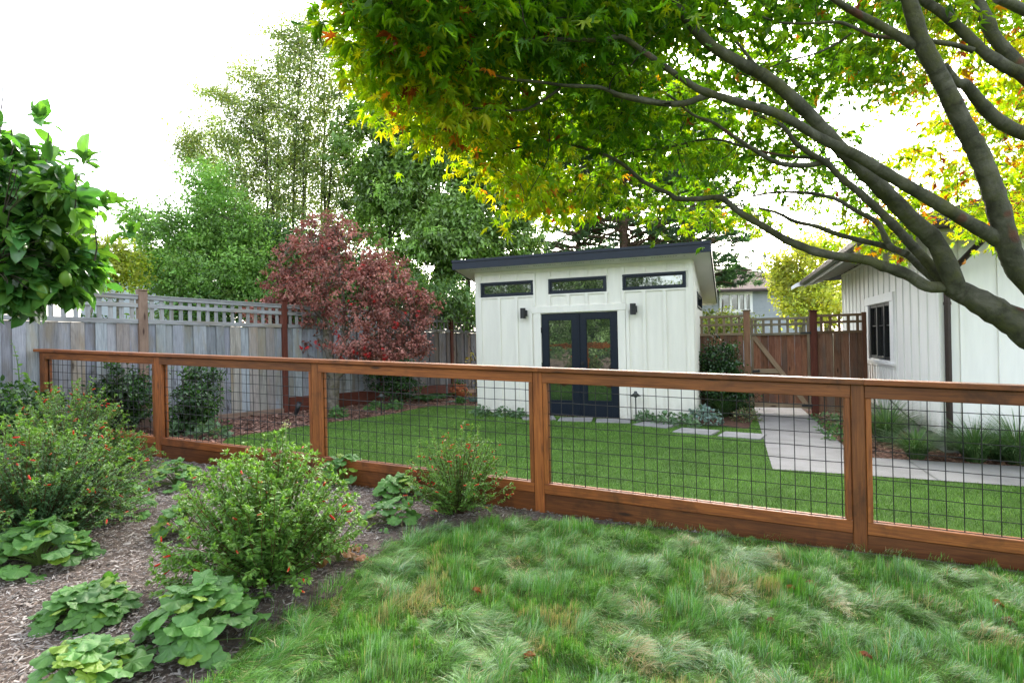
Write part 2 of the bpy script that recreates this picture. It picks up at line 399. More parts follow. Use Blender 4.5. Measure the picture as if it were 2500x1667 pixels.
gx = np.concatenate([[-300, -120, -40], KN, [40, 120, 300]]); gy = np.array([-200, -60, -20, -8, 0, 4, 8, 12, 16, 24, 40, 80, 160, 400.0])
gm = MB(); X, Y = np.meshgrid(gx, gy); i = np.arange(len(gy) - 1)[:, None] * len(gx); j = np.arange(len(gx) - 1)[None]
gm.add(np.stack([X, Y, tz(X)], -1).reshape(-1, 3), np.stack([i + j, i + j + 1, i + j + 1 + len(gx), i + j + len(gx)], -1).reshape(-1, 4))
struct('ground', gm, M_soil)

FP0 = np.array([.23, 5.09, 0]); FDR = np.array([.921, -.389, 0]); FDR /= np.linalg.norm(FDR)
def fp(t, z=0): p = FP0 + FDR * t; return np.array([p[0], p[1], z])
FN = np.array([FDR[1], -FDR[0], 0])                      # towards the camera
if FN[1] > 0: FN = -FN
def xy(p): return (float(p[0]), float(p[1]))
lawn_px = [(490, 1568), (560, 1485), (690, 1412), (775, 1370), (835, 1300), (905, 1248), (1000, 1222), (1090, 1207), (1230, 1198), (1330, 1200), (1420, 1213), (1500, 1222)]
LAWN_EDGE = [xy(gv(*p)) for p in lawn_px]
fe = [xy(fp(t) + FN * .10) for t in (.75, 8.0)]
LAWN = [(-1.6, .5), (-1.9, -5.0), (9.5, -5.0), fe[1]] + [fe[0]] + LAWN_EDGE[::-1][1:]
BED = [xy(fp(-11.5) + FN * .06), xy(fp(8.0) + FN * .06), (9.5, -5.5), (-11, -5.5)]
sheet('planting_bed', BED, .006, M_mulch)
sheet('lawn', LAWN, .012, M_lawnsoil)
# far side
BF0 = np.array([-5.86, 9.10, 0]); BFD = np.array([.552, .834, 0]); BFD /= np.linalg.norm(BFD)
def bf(t, z=0): p = BF0 + BFD * t; return np.array([p[0], p[1], z])
BFN = np.array([BFD[1], -BFD[0], 0])                     # towards the yard
SH = np.array([2.014, 10.903, 0])
def sh(s, d, z=0): return SH + FD * s + SD * d + UP * z  # shed coordinates: along the front, back, up
HC = np.array([5.687, 7.60, 0])
def ho(s, d, z=0): return HC + FD * s + SD * d + UP * z
Z4 = lambda x, y: (1650 + x * .36155, 450 + y * .36155)
ZD = lambda x, y: (1500 + x * .17029, 850 + y * .17029)
ZC = lambda x, y: (1140 + x * .17029, 800 + y * .17029)
ZE = lambda x, y: (1850 + x * .27636, 800 + y * .27636)
ZF = lambda x, y: (700 + x * .21259, 800 + y * .21259)
Z2 = lambda x, y: (x * .4254, 600 + y * .4254)
turf_px = [ZF(2300, 905), ZF(2180, 900), ZF(1900, 893), ZF(1700, 902), ZF(1530, 930), ZF(1230, 995), ZF(860, 1055), ZF(480, 1100), Z2(1780, 1035), Z2(1310, 1105)]
TE = [xy(G(*p)) for p in turf_px]
pl_top = G(*ZD(2035, 960)); pl_bot = G(*ZE(130, 1262)); pr_far = G(*ZE(2352, 1418))
gdir = pr_far - pl_bot; gdir /= np.linalg.norm(gdir)
TURF = [xy(sh(-2.9, -.05)), *TE, xy(fp(-4.3) - FN * .06), xy(fp(8) - FN * .06), xy(pl_bot + gdir * 5.0), xy(pl_bot), xy(pl_top), xy(sh(2.25, -.55)), xy(sh(1.4, -.55)), xy(sh(1.4, -.05))]
BACKBED = [xy(bf(-4)), xy(bf(11)), xy(bf(11) + FD * 3), xy(sh(2.3, 1)), xy(sh(2.4, -.6)), xy(sh(-1, -.7)), xy(TE[0] + np.array([.8, -.6])), xy(fp(-3) - FN * .06), xy(fp(-9.5) - FN * .06)]
sheet('back_bed', BACKBED, .006, M_bark)
sheet('turf', TURF, .012, M_turfbase)
pr_top = G(*ZE(448, 775)); pr_mid = G(*ZE(757, 1052)); pt_a = G(*ZE(990, 1160)); pt_b = G(*ZE(2352, 1240))
d1 = pr_mid - pr_top; d2 = pt_b - pt_a
A_ = np.array([[d1[0], -d2[0]], [d1[1], -d2[1]]]); tt = np.linalg.solve(A_, (pt_a - pr_top)[:2]); inner = pr_top + d1 * tt[0]
d2 /= np.linalg.norm(d2)
up_ = (pl_top - pl_bot); up_ /= np.linalg.norm(up_); upr = pr_top - inner; upr /= np.linalg.norm(upr)
PATH = [xy(pl_bot), xy(pl_bot + gdir * 5), xy(inner + d2 * 4.4), xy(inner), xy(pr_top + upr * 2.5), xy(pl_top + up_ * 2.5)]
sheet('path', PATH, .022, M_conc)
HBED = [xy(inner + FD * .0), xy(inner + d2 * 4.4), xy(ho(5, -.02)), xy(ho(-.02, -.02)), xy(ho(-.02, 4.6)), xy(pr_top + upr * 1.2)]
sheet('house_bed', HBED, .010, M_bark)
# control joints of the path: thin dark strips
jm = MB()
for u in (1.6, 3.1):
    a = pl_bot + gdir * u; b = a + np.array([-gdir[1], gdir[0], 0]) * .0; n_ = np.array([-gdir[1], gdir[0], 0]); 
    if n_[1] < 0: n_ = -n_
    w_ = abs((inner - pl_bot) @ n_)
    q = [a, a + gdir * .012, a + gdir * .012 + n_ * w_, a + n_ * w_]
    for k in q: k[2] = float(tz(k[0])) + .026
    quad(jm, *q)
for u in (.9, 2.1, 3.3):
    c = pl_bot + up_ * u; e = c + FD * 1.02
    q = [c, e, e + up_ * .012, c + up_ * .012]
    for k in q: k[2] = float(tz(k[0])) + .026
    quad(jm, *q)
struct('path_joints', jm, M_black)

# stepping stones
stones = [((ZC(800, 1335), ZC(1230, 1335)), 'pale square paver half hidden behind the third wire fence post'),
          ((ZC(1300, 1352), ZC(1705, 1362)), 'pale square paver in the turf below the left door leaf'),
          ((ZC(1840, 1372), ZC(2285, 1383)), 'pale square paver in the turf below the right door leaf'),
          ((ZD(252, 1110), ZD(740, 1165)), 'pale paver beside the path light on the thin black stem'),
          ((ZD(830, 1215), ZD(1362, 1265)), 'pale paver in front of the ground cover, next to last before the concrete path'),
          ((ZD(1478, 1275), ZD(2022, 1325)), 'pale paver lying nearest to the concrete path')]
for k, ((a, b), lab) in enumerate(stones):
    A, B = G(*a), G(*b); d = B - A; d[2] = 0; L = np.linalg.norm(d); d /= L; n_ = np.array([-d[1], d[0], 0]); L = max(L, .62)
    m = MB(); c = A + d * L / 2 + n_ * .24; c[2] = float(tz(c[0])) + .012
    beam(m, c, d, n_, UP, L / 2, .24, .022, (1, 1, 1) if k % 2 else (.92, .92, .93), .006)
    single('paver', m, M_paver, lab, 'paver', c, 'pavers set in the turf')

# ------------------------------------------------------------------ wire fence in front
def ftop(t): return 1.30 - .0356 * t                      # top of the cap rail
def fgr(t): return float(tz(fp(t)[0]))
r = thing('wire_fence', 'low redwood fence with black wire grid panels crossing the whole garden', 'fence', fp(0, fgr(0)))
posts = [-7.25, -4.93, -2.49, 0, 2.44, 4.9]
PW = .089
slope = lambda t0, t1, off: (fp(t0, ftop(t0) + off), fp(t1, ftop(t1) + off))
def rtint(): k = rng.uniform(.66, 1.22); return (k * rng.uniform(.97, 1.05), k, k * rng.uniform(.92, 1.05))
for t in posts:
    m = MB(); board(m, fp(t, fgr(t) - .25), fp(t, ftop(t) - .039), PW, PW, FN, .006, rtint()); part('post', m, M_red, r)
caps = [(-7.36, -2.40), (-2.397, .02), (.023, 2.47), (2.473, 6.2)]
for a, b in caps:
    m = MB(); p, q = slope(a, b, -.019); board(m, p + FN * .012, q + FN * .012, .14, .038, UP, .004, rtint()); part('cap_rail', m, M_red, r)
for a, b in zip(posts[:-1], posts[1:]):
    a2, b2 = a + PW / 2 + .002, b - PW / 2 - .002
    for side in (1, -1):
        m = MB(); p, q = slope(a2, b2, -.041 - .048); o = FN * side * .026
        board(m, p + o, q + o, .036, .092, UP, .004, rtint()); part('top_rail', m, M_red, r)
    bz = lambda t: -1.062 + (.0 if t > 0 else .0)
    for side in (1, -1):
        m = MB(); p, q = slope(a2, b2, bz(a) - .0); o = FN * side * .026
        board(m, p + o, q + o, .036, .088, UP, .004, rtint()); part('bottom_rail', m, M_red, r)
    m = MB(); p, q = slope(a2, b2, bz(a) - .148)
    board(m, p + FN * .012, q + FN * .012, .036, .20, UP, .003, tuple(x * .72 for x in rtint())); part('kick_board', m, M_red, r)
    for tq in (a2 + .019, b2 - .019):
        for side in (1, -1):
            m = MB(); o = FN * side * .026
            board(m, fp(tq, ftop(tq) - 1.016) + o, fp(tq, ftop(tq) - .137) + o, .036, .036, FN, .004, rtint()); part('mesh_stop', m, M_red, r)
    m = MB(); nv = int((b2 - a2 - .08) / .1016); t0 = (a2 + b2 - nv * .1016) / 2
    for i in range(nv + 1):
        tq = t0 + i * .1016 + rng.normal(0, .0012); tube(m, [fp(tq, ftop(tq) - 1.03), fp(tq + rng.normal(0, .002), ftop(tq) - .12)], .0033, 5)
    for i in range(9):
        zo = -.155 - .05 - i * .1016; pts = []
        for tq in np.linspace(a2 + .005, b2 - .005, 12): pts.append(fp(tq, ftop(tq) + zo + rng.normal(0, .0012)) + FN * .005)
        tube(m, pts, .0031, 5)
    part('wire_mesh', m, M_wire, r)
# short return post half hidden behind every mesh stop is left to the panels themselves

# ------------------------------------------------------------------ grey board fence at the back
r = thing('wooden_fence', 'weathered grey board fence with open lattice top along the left boundary', 'fence', bf(0, float(tz(bf(0)[0]))))
bt = lambda t: 2.365 - .02 * t
gpost = [-5.04, -2.52, 0, 2.54, 5.08, 7.64, 10.2]
bgr = lambda t: float(tz(bf(t)[0]))
for k, t in enumerate(gpost):
    m = MB(); old = k in (0, 1, 2); board(m, bf(t, bgr(t) - .2) , bf(t, bt(t) + .085), .10 if not old else .135, .10, BFN, .006, (1, 1, 1) if old else rtint())
    beam(m, bf(t, bt(t) + .093), BFD, BFN, UP, .07, .07, .009)
    part('post', m, M_greypost if old else M_redpost, r)
for k, (a, b) in enumerate(zip(gpost[:-1], gpost[1:])):
    a2, b2 = a + .07, b - .07; P = lambda t, z, o=0: bf(t, bt(t) + z) + BFN * o
    m = MB(); t = a2; i = 0
    while t < b2 - .03:
        w = min(rng.uniform(.12, .215), b2 - t); q = rng.uniform(.62, 1.12)
        col = np.array([q * rng.uniform(.96, 1.06), q, q * rng.uniform(.93, 1.05)])
        if rng.random() < .22: col *= (1.05, .92, .78)
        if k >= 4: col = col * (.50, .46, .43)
        base = bgr(t) + (.07 if k != 3 and k != 4 else .28)
        c0 = bf(t + w / 2, base) + BFN * (.012 if i % 2 else -.010); c1 = P(t + w / 2, -.445, .012 if i % 2 else -.010)
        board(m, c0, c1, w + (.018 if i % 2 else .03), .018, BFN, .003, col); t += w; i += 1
    part('board_panel', m, M_grey, r)
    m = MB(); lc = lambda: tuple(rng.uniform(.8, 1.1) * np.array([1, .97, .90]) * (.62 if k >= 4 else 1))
    for z, h in ((-.03, .06), (-.155, .065), (-.405, .07)):
        for o in (.024, -.024):
            board(m, P(a2, z, o), P(b2, z, o), .018, h, UP, .003, lc())
    board(m, P(a2, .006), P(b2, .006), .09, .02, UP, .003, lc())
    n_ = int((b2 - a2) / .142); st = (b2 - a2) / n_
    for i in range(n_):
        t = a2 + st * (i + .5); board(m, P(t, -.375), P(t, -.01), .062, .016, BFN, .002, lc())
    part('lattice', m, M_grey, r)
    m = MB(); hgt = .10 if k not in (3, 4) else .30
    board(m, bf(a2, bgr(a2) + hgt / 2) + BFN * .035, bf(b2, bgr(b2) + hgt / 2) + BFN * .035, .04, hgt, UP, .003)
    part('kick_board', m, M_redpost if k in (3, 4) else M_greypost, r)

# ------------------------------------------------------------------ side fence and gate
GQ = np.array([5.415, 11.557, -.06])
def gt(s, d, z=0): return np.array([*(GQ + FD * s + SD * d)[:2], z])
r = thing('side_fence', 'brown board fence with lattice top on both sides of the gate beside the shed', 'fence', gt(-1, 0, -.05))
for s, mt in ((-.63, M_gatelat), (.588, M_redpost)):
    m = MB(); board(m, gt(s, 0, -.3), gt(s, 0, 2.02 if s < 0 else 1.97), .125, .11, -SD, .006, (1, 1, 1) if s > 0 else (.9, .62, .55))
    beam(m, gt(s, 0, 2.035 if s < 0 else 1.985), FD, SD, UP, .078, .075, .016, (.55, .5, .48)); part('post', m, M_redpost if s > 0 else M_gatelat, r)
def lattice(m, s0, s1, ztop, zmid, zbot, slat, o=0.0, tn=(1, 1, 1)):
    L = lambda: tuple(np.array(tn) * rng.uniform(.85, 1.1))
    for z, h in ((ztop, .05), (zmid, .05), (zbot, .05)):
        for q in (.024, -.024): board(m, gt(s0, o + q, z), gt(s1, o + q, z), .02, h, UP, .003, L())
    n_ = max(2, round((s1 - s0) / slat)); st = (s1 - s0) / n_
    for i in range(n_): board(m, gt(s0 + st * (i + .5), o, zbot), gt(s0 + st * (i + .5), o, ztop), .05, .016, SD, .002, L())
def boards(m, s0, s1, z0, z1, o=0.0, wr=(.11, .16), tn=(1, 1, 1)):
    t = s0; i = 0
    while t < s1 - .02:
        w = min(rng.uniform(*wr), s1 - t); q = rng.uniform(.6, 1.15)
        board(m, gt(t + w / 2, o + (.006 if i % 2 else -.006), z0), gt(t + w / 2, o + (.006 if i % 2 else -.006), z1), w - .002, .018, SD, .003, np.array(tn) * (q, q * rng.uniform(.94, 1.02), q * rng.uniform(.9, 1.02))); t += w; i += 1
for s0, s1, cond in ((-3.2, -.70, 0), (.655, 1.43, 1)):
    m = MB(); lattice(m, s0, s1, 1.93 if not cond else 1.885, 1.755, 1.56, .15, tn=(.85, .82, .75) if not cond else (.62, .5, .42)); part('lattice', m, M_gatelat, r)
    m = MB(); boards(m, s0, s1, -.02, 1.535, tn=(.82, .8, .76) if not cond else (.72, .72, .70)); part('board_panel', m, M_gate, r)
m = MB(); board(m, gt(1.46, 0, -.1), gt(1.46, 0, 1.93), .07, .09, SD, .004, (.5, .42, .38)); part('end_post', m, M_gate, r)
g = thing('garden_gate', 'brown plank gate with a diagonal brace and lattice top at the end of the path', 'gate', gt(0, 0, -.02))
m = MB(); lattice(m, -.54, .50, 1.85, 1.735, 1.545, .145, -.02, (.8, .86, .86)); part('lattice', m, M_gatelat, g)
m = MB(); boards(m, -.52, .48, .06, 1.52, .012, (.10, .15), (1, .86, .8)); part('board_panel', m, M_gate, g)
m = MB()
for s in (-.535, .495): board(m, gt(s, -.02, .05), gt(s, -.02, 1.88), .05, .05, SD, .004, (.75, .7, .68))
for z in (.11, .80): board(m, gt(-.51, -.028, z), gt(-.05 if z > .5 else .47, -.028, z), .03, .09, UP, .004, (1.05, .98, .95))
part('gate_frame', m, M_gatelat, g)
m = MB(); board(m, gt(-.50, -.032, 1.50), gt(.46, -.032, .10), .03, .088, UP, .004, (1.1, .98, .92)); part('diagonal_brace', m, M_gatelat, g)
for z in (1.555, .115):
    m = MB(); beam(m, gt(.44, -.06, z), FD, SD, UP, .09, .008, .018); tube(m, [gt(.53, -.062, z - .03), gt(.53, -.062, z + .03)], .013, 8); part('hinge', m, M_black, g)
m = MB(); beam(m, gt(-.47, -.055, .80), FD, SD, UP, .07, .012, .02); tube(m, [gt(-.42, -.075, .83), gt(-.42, -.09, .78)], .011, 8); part('latch', m, M_black, g)

# ------------------------------------------------------------------ the shed
r = thing('garden_shed', 'white board and batten shed with a dark blue sloping roof and double door', 'shed', sh(-.78, 1.5))
S0, S1, DP = -2.945, 1.385, 3.1
wt = lambda d: 2.985 - .166 * d                              # wall top under the sloping roof
m = MB(); zb = -.12
def wallquad(m, a, b, z0, za, zc): quad(m, np.array([*a[:2], z0]), np.array([*b[:2], z0]), np.array([*b[:2], zc]), np.array([*a[:2], za]))
holes = [(-2.822, -1.664, 2.429, 2.729), (-1.356, -.198, 2.429, 2.729), (.106, 1.263, 2.429, 2.729), (-1.525, .003, zb, 2.045)]
# front wall as strips around the openings
xs = sorted({S0, S1, *[h[0] for h in holes], *[h[1] for h in holes]}); zs = [zb, 2.045, 2.429, 2.729, wt(0)]
for x0, x1 in zip(xs[:-1], xs[1:]):
    for z0, z1 in zip(zs[:-1], zs[1:]):
        xc, zc = (x0 + x1) / 2, (z0 + z1) / 2
        if any(h[0] < xc < h[1] and h[2] < zc < h[3] for h in holes): continue
        quad(m, sh(x0, 0, z0), sh(x1, 0, z0), sh(x1, 0, z1), sh(x0, 0, z1))
for h in holes:                                            # reveals
    for a, b in (((h[0], h[2]), (h[0], h[3])), ((h[0], h[3]), (h[1], h[3])), ((h[1], h[3]), (h[1], h[2])), ((h[1], h[2]), (h[0], h[2]))):
        quad(m, sh(a[0], 0, a[1]), sh(b[0], 0, b[1]), sh(b[0], .12, b[1]), sh(a[0], .12, a[1]))
sw = (.90, 2.78, 2.11, 2.412)
for x in (S0, S1):
    for d0, d1, z0, z1 in ((0, sw[0], zb, None), (sw[1], DP, zb, None), (sw[0], sw[1], zb, sw[2]), (sw[0], sw[1], sw[3], None)):
        if x == S0 and d0 != 0: continue
        if x == S0: d1 = DP
        quad(m, sh(x, d0, z0), sh(x, d1, z0), sh(x, d1, wt(d1) if z1 is None else z1), sh(x, d0, wt(d0) if z1 is None else z1))
for a, b in (((sw[0], sw[2]), (sw[0], sw[3])), ((sw[0], sw[3]), (sw[1], sw[3])), ((sw[1], sw[3]), (sw[1], sw[2])), ((sw[1], sw[2]), (sw[0], sw[2]))):
    quad(m, sh(S1, a[0], a[1]), sh(S1, b[0], b[1]), sh(S1 - .1, b[0], b[1]), sh(S1 - .1, a[0], a[1]))
quad(m, sh(S0, DP, zb), sh(S1, DP, zb), sh(S1, DP, wt(DP)), sh(S0, DP, wt(DP)))
part('wall', m, M_white, r)
# battens, frieze, corner boards
m = MB(); bw, bt_ = .062, .030
def batten(s, z0, z1, w=bw): beam(m, sh(s, -bt_ / 2, (z0 + z1) / 2), FD, SD, UP, w / 2, bt_ / 2, (z1 - z0) / 2, ch=.002)
ztop = wt(0) - .10
for s in (-2.417, -2.043): batten(s, -.05, 2.395); batten(s, 2.763, ztop)
for s in (.505, .877): batten(s, -.05, 2.395); batten(s, 2.763, ztop)
for s in (-2.84, 1.285): batten(s, -.05, 2.395); batten(s, 2.763, ztop)
batten(-1.66, 2.20, 2.395); batten(-1.66, 2.763, ztop); batten(-1.735, -.05, 2.06)
batten(.118, 2.20, 2.395); batten(.118, 2.763, ztop); batten(.19, -.05, 2.06)
for s in (-1.655, .10): batten(s, 2.396, 2.762, .05)
for s in (-1.344, -.210): batten(s, 2.192, 2.395); batten(s, 2.763, ztop)
for s in (-.955, -.59): batten(s, 2.192, 2.395); batten(s, 2.763, ztop)
for a, b, z in ((-2.87, -1.64, 2.4115), (-2.87, -1.64, 2.746), (-1.40, -.16, 2.4115), (-1.40, -.16, 2.746), (.07, 1.31, 2.4115), (.07, 1.31, 2.746)):
    beam(m, sh((a + b) / 2, -.011, z), FD, SD, UP, (b - a) / 2, .011, .0165, ch=.002)
for s in (S0 + .04, S1 - .04): beam(m, sh(s, -.0115, (wt(0) - .1 - .08) / 2), FD, SD, UP, .0405, .0115, (wt(0) - .02) / 2, ch=.002)
beam(m, sh((S0 + S1) / 2, -.0125, wt(0) - .05), FD, SD, UP, (S1 - S0) / 2, .0125, .05, ch=.002)
for d in np.arange(.05, DP, .2): 
    beam(m, sh(S1 + .0095, d, (wt(d) - .13) / 2), SD, FD, UP, .024, .0095, (wt(d) + .0) / 2, ch=.002) if not sw[0] - .03 < d < sw[1] + .03 else \
        (beam(m, sh(S1 + .0095, d, 1.0), SD, FD, UP, .024, .0095, 1.07, ch=.002), beam(m, sh(S1 + .0095, d, (2.45 + wt(d)) / 2 - .02), SD, FD, UP, .024, .0095, (wt(d) - 2.49) / 2, ch=.002))
part('batten', m, M_white, r)
m = MB()
beam(m, sh(-.77, -.018, 2.126), FD, SD, UP, .93, .018, .066, ch=.003)
for s in (-1.6, .078): beam(m, sh(s, -.0145, 1.0), FD, SD, UP, .074, .0145, 1.058, ch=.003)
beam(m, sh(-.76, -.02, -.03), FD, SD, UP, .76, .05, .022, (.2, .2, .2))
part('door_trim', m, M_white, r)
def window(parent, P, s0, s1, z0, z1, axis, inn, frame_m, glass_m, fw=.042, name='window'):
    m = MB(); c = lambda s, z, o: P(s, o, z)
    for (a, b, za, zb_) in ((s0, s1, z0, z0 + fw), (s0, s1, z1 - fw, z1), (s0, s0 + fw, z0 + fw, z1 - fw), (s1 - fw, s1, z0 + fw, z1 - fw)):
        beam(m, c((a + b) / 2, (za + zb_) / 2, -.001), axis, inn, UP, (b - a) / 2, .03, (zb_ - za) / 2, ch=.004)
    g2 = .022
    for (a, b, za, zb_) in ((s0 + fw, s1 - fw, z0 + fw, z0 + fw + g2), (s0 + fw, s1 - fw, z1 - fw - g2, z1 - fw), (s0 + fw, s0 + fw + g2, z0 + fw + g2, z1 - fw - g2), (s1 - fw - g2, s1 - fw, z0 + fw + g2, z1 - fw - g2)):
        beam(m, c((a + b) / 2, (za + zb_) / 2, .012), axis, inn, UP, (b - a) / 2, .02, (zb_ - za) / 2, ch=.003)
    w = part(name, m, frame_m, parent)
    m = MB(); quad(m, c(s0 + fw, z0 + fw, .02), c(s1 - fw, z0 + fw, .02), c(s1 - fw, z1 - fw, .02), c(s0 + fw, z1 - fw, .02)); part('pane', m, glass_m, w)
    return w
for h in holes[:3]: window(r, sh, h[0] + .002, h[1] - .002, h[2] + .002, h[3] - .002, FD, SD, M_navy, M_glass)
window(r, lambda s, o, z: sh(S1 - o, s, z), sw[0] + .002, sw[1] - .002, sw[2] + .002, sw[3] - .002, SD, FD, M_navy, M_glass)
for k, (a, b) in enumerate(((-1.521, -.763), (-.757, -.001))):
    m = MB(); st, z0, z1, g0, g1 = .135, .015, 2.04, .318, 1.918
    for (p, q, za, zb_) in ((a, a + st, z0, z1), (b - st, b, z0, z1), (a + st, b - st, z0, g0), (a + st, b - st, g1, z1)):
        beam(m, sh((p + q) / 2, .03, (za + zb_) / 2), FD, SD, UP, (q - p) / 2, .022, (zb_ - za) / 2, ch=.002)
    for (p, q, za, zb_) in ((a + st, a + st + .014, g0, g1), (b - st - .014, b - st, g0, g1), (a + st + .014, b - st - .014, g0, g0 + .014), (a + st + .014, b - st - .014, g1 - .014, g1)):
        beam(m, sh((p + q) / 2, .012, (za + zb_) / 2), FD, SD, UP, (q - p) / 2, .008, (zb_ - za) / 2, ch=.003)
    d = part('door', m, M_door, r)
    m = MB(); quad(m, *(sh(s, .028, z) for s, z in ((a + st, g0), (b - st, g0), (b - st, g1), (a + st, g1)))); part('pane', m, M_glass, d)
    hs_ = a + .002 if k == 0 else b - .002
    for z in (1.72, 1.02, .28):
        m = MB(); tube(m, [sh(hs_, -.02, z - .055), sh(hs_, -.02, z + .055)], .011, 8); beam(m, sh(hs_, -.004, z), FD, SD, UP, .014, .006, .05); part('hinge', m, M_black, d)
    if k == 1:
        m = MB(); 
        for rad, o in ((.030, .004), (.013, -.03), (.026, -.055)):
            tube(m, [sh(a + .06, o + .012, 1.06), sh(a + .06, o - .012, 1.06)], rad, 14)
        part('handle', m, M_black, d)
    else:
        m = MB(); beam(m, sh(b + .002, -.002, 1.03), FD, SD, UP, .016, .012, 1.0, ch=.004); part('astragal', m, M_door, d)
for s in (-1.872, .310):
    m = MB(); tube(m, [sh(s, -.10, 1.965), sh(s, -.10, 2.172)], .054, 20); beam(m, sh(s + .02, -.035, 2.07), FD, SD, UP, .045, .035, .058, ch=.004)
    part('wall_lamp', m, M_black, r)
# roof
R0, R1, O0, O1 = S0 - .325, S1 + .335, -.40, 3.75
rz = lambda d: 3.165 - .166 * d - .066
m = MB(); zt = lambda d: 3.165 - .166 * (d - O0)
quad(m, sh(R0, O0, zt(O0)), sh(R1, O0, zt(O0)), sh(R1, O1, zt(O1)), sh(R0, O1, zt(O1)))
quad(m, sh(R0, O0 + .02, zt(O0) - .03), sh(R0, O1, zt(O1) - .03), sh(R1, O1, zt(O1) - .03), sh(R1, O0 + .02, zt(O0) - .03))
for s in np.linspace(R0 + .2, R1 - .2, 11):
    board(m, sh(s, O0 + .01, zt(O0) + .012), sh(s, O1, zt(O1) + .012), .02, .024, np.cross(FD, sh(0, 1, -.166) - sh(0, 0, 0)), .002)
board(m, sh(R0 - .005, O0 - .012, 3.155), sh(R1 + .005, O0 - .012, 3.155), .03, .05, UP, .003)
roof = part('roof', m, M_navy, r)
m = MB(); beam(m, sh((R0 + R1) / 2, O0 - .001, 3.068), FD, SD, UP, (R1 - R0) / 2, .012, .078, ch=.003)
part('fascia', m, M_navy, roof)
for s in (R0 + .012, R1 - .012):
    m = MB(); board(m, sh(s, O0 + .013, 3.072), sh(s, O1, 3.072 - .166 * (O1 - O0)), .024, .155, UP, .003, (.9, .9, .9)); part('rake_board', m, M_black, roof)
m = MB(); zs_ = lambda d: 3.0 - .166 * (d - O0)
quad(m, sh(R0 + .025, O0 + .012, zs_(O0)), sh(R1 - .025, O0 + .012, zs_(O0)), sh(R1 - .025, O1, zs_(O1)), sh(R0 + .025, O1, zs_(O1)))
beam(m, sh((R0 + R1) / 2, O1 - .02, zs_(O1) + .0), FD, SD, UP, (R1 - R0) / 2 - .03, .012, .04)
part('soffit', m, M_soffit, roof)
m = MB()
s = R0 + .35
while s < R1 - .45:
    if int((s - R0) / .047) % 12 < 10: beam(m, sh(s, O0 + .13, zs_(O0 + .13) - .003), FD, SD, UP, .014, .007, .002)
    s += .047
part('soffit_vent', m, M_black, roof)

# ------------------------------------------------------------------ the house on the right
r = thing('house', 'white board and batten house with a bronze downpipe and dark shingle hip roof', 'house', ho(0, 0, -.08))
m = MB(); HW = dict(a=2.50, b=4.16, z0=1.03, z1=2.07); WZ = 2.97; WB = .145; LW, LF = 7.07, 12
for d0, d1, z0, z1 in ((0, HW['a'], WB, WZ), (HW['b'], LW, WB, WZ), (HW['a'], HW['b'], WB, HW['z0']), (HW['a'], HW['b'], HW['z1'], WZ)):
    quad(m, ho(0, d0, z0), ho(0, d1, z0), ho(0, d1, z1), ho(0, d0, z1))
quad(m, ho(0, 0, WB), ho(LF, 0, WB), ho(LF, 0, WZ), ho(0, 0, WZ)); quad(m, ho(0, LW, WB), ho(LF, LW, WB), ho(LF, LW, WZ), ho(0, LW, WZ)); quad(m, ho(LF, 0, WB), ho(LF, LW, WB), ho(LF, LW, WZ), ho(LF, 0, WZ))
for a, b in (((HW['a'], HW['z0']), (HW['a'], HW['z1'])), ((HW['a'], HW['z1']), (HW['b'], HW['z1'])), ((HW['b'], HW['z1']), (HW['b'], HW['z0'])), ((HW['b'], HW['z0']), (HW['a'], HW['z0']))):
    quad(m, ho(0, a[0], a[1]), ho(0, b[0], b[1]), ho(.1, b[0], b[1]), ho(.1, a[0], a[1]))
part('wall', m, M_house, r)
m = MB()
quad(m, ho(.03, 0.03, -.3), ho(.03, LW, -.3), ho(.03, LW, WB), ho(.03, .03, WB)); quad(m, ho(.03, .03, -.3), ho(LF, .03, -.3), ho(LF, .03, WB), ho(.03, .03, WB))
part('foundation', m, M_conc, r)
m = MB(); H_ = lambda s, d, z0, z1, ax: beam(m, ho(s, d, (z0 + z1) / 2), ax, SD if ax is FD else FD, UP, .022, .0095, (z1 - z0) / 2, ch=.002)
for d in np.arange(.13, LW, .405):
    if 2.22 < d < 4.42:
        H_(-.0095, d, WB, .93, SD); H_(-.0095, d, 2.235, WZ, SD)
    else: H_(-.0095, d, WB, WZ, SD)
for d in np.arange(2.36, 4.4, .405): H_(-.0095, d + .0, WB, .93, SD) if abs(((d - .13) / .405) % 1) > .05 else None
for s in np.arange(.225, LF, .4064): H_(s, -.0095, WB, WZ, FD)
beam(m, ho(-.011, LW / 2, WZ - .03), SD, FD, UP, LW / 2, .011, .03, ch=.002)
beam(m, ho(-.012, .04, (WB + WZ) / 2 - .031), SD, FD, UP, .04, .012, (WZ - WB) / 2 - .031, ch=.002)
part('batten', m, M_house, r)
hp = lambda s, o, z: ho(o, s, z)
m = MB()
beam(m, ho(-.021, 3.32, 2.146), SD, FD, UP, 1.09, .021, .074, ch=.003)
for d in (2.37, 4.28): beam(m, ho(-.016, d, 1.53), SD, FD, UP, .125, .016, .54, ch=.003)
beam(m, ho(-.03, 3.34, .985), SD, FD, UP, 1.14, .035, .022, ch=.003); beam(m, ho(-.013, 3.34, .935), SD, FD, UP, 1.08, .013, .026, ch=.003)
wt_ = part('window_trim', m, M_trim, r)
m = MB(); W3 = (HW['b'] - HW['a']) / 3
for k in range(4): beam(m, ho(.035, min(max(HW['a'] + W3 * k, HW['a'] + .03), HW['b'] - .03), 1.55), SD, FD, UP, .03 if k in (0, 3) else .045, .03, .518, ch=.004)
for z in (1.06, 2.04): beam(m, ho(.036, 3.33, z), SD, FD, UP, .79, .026, .03, ch=.004)
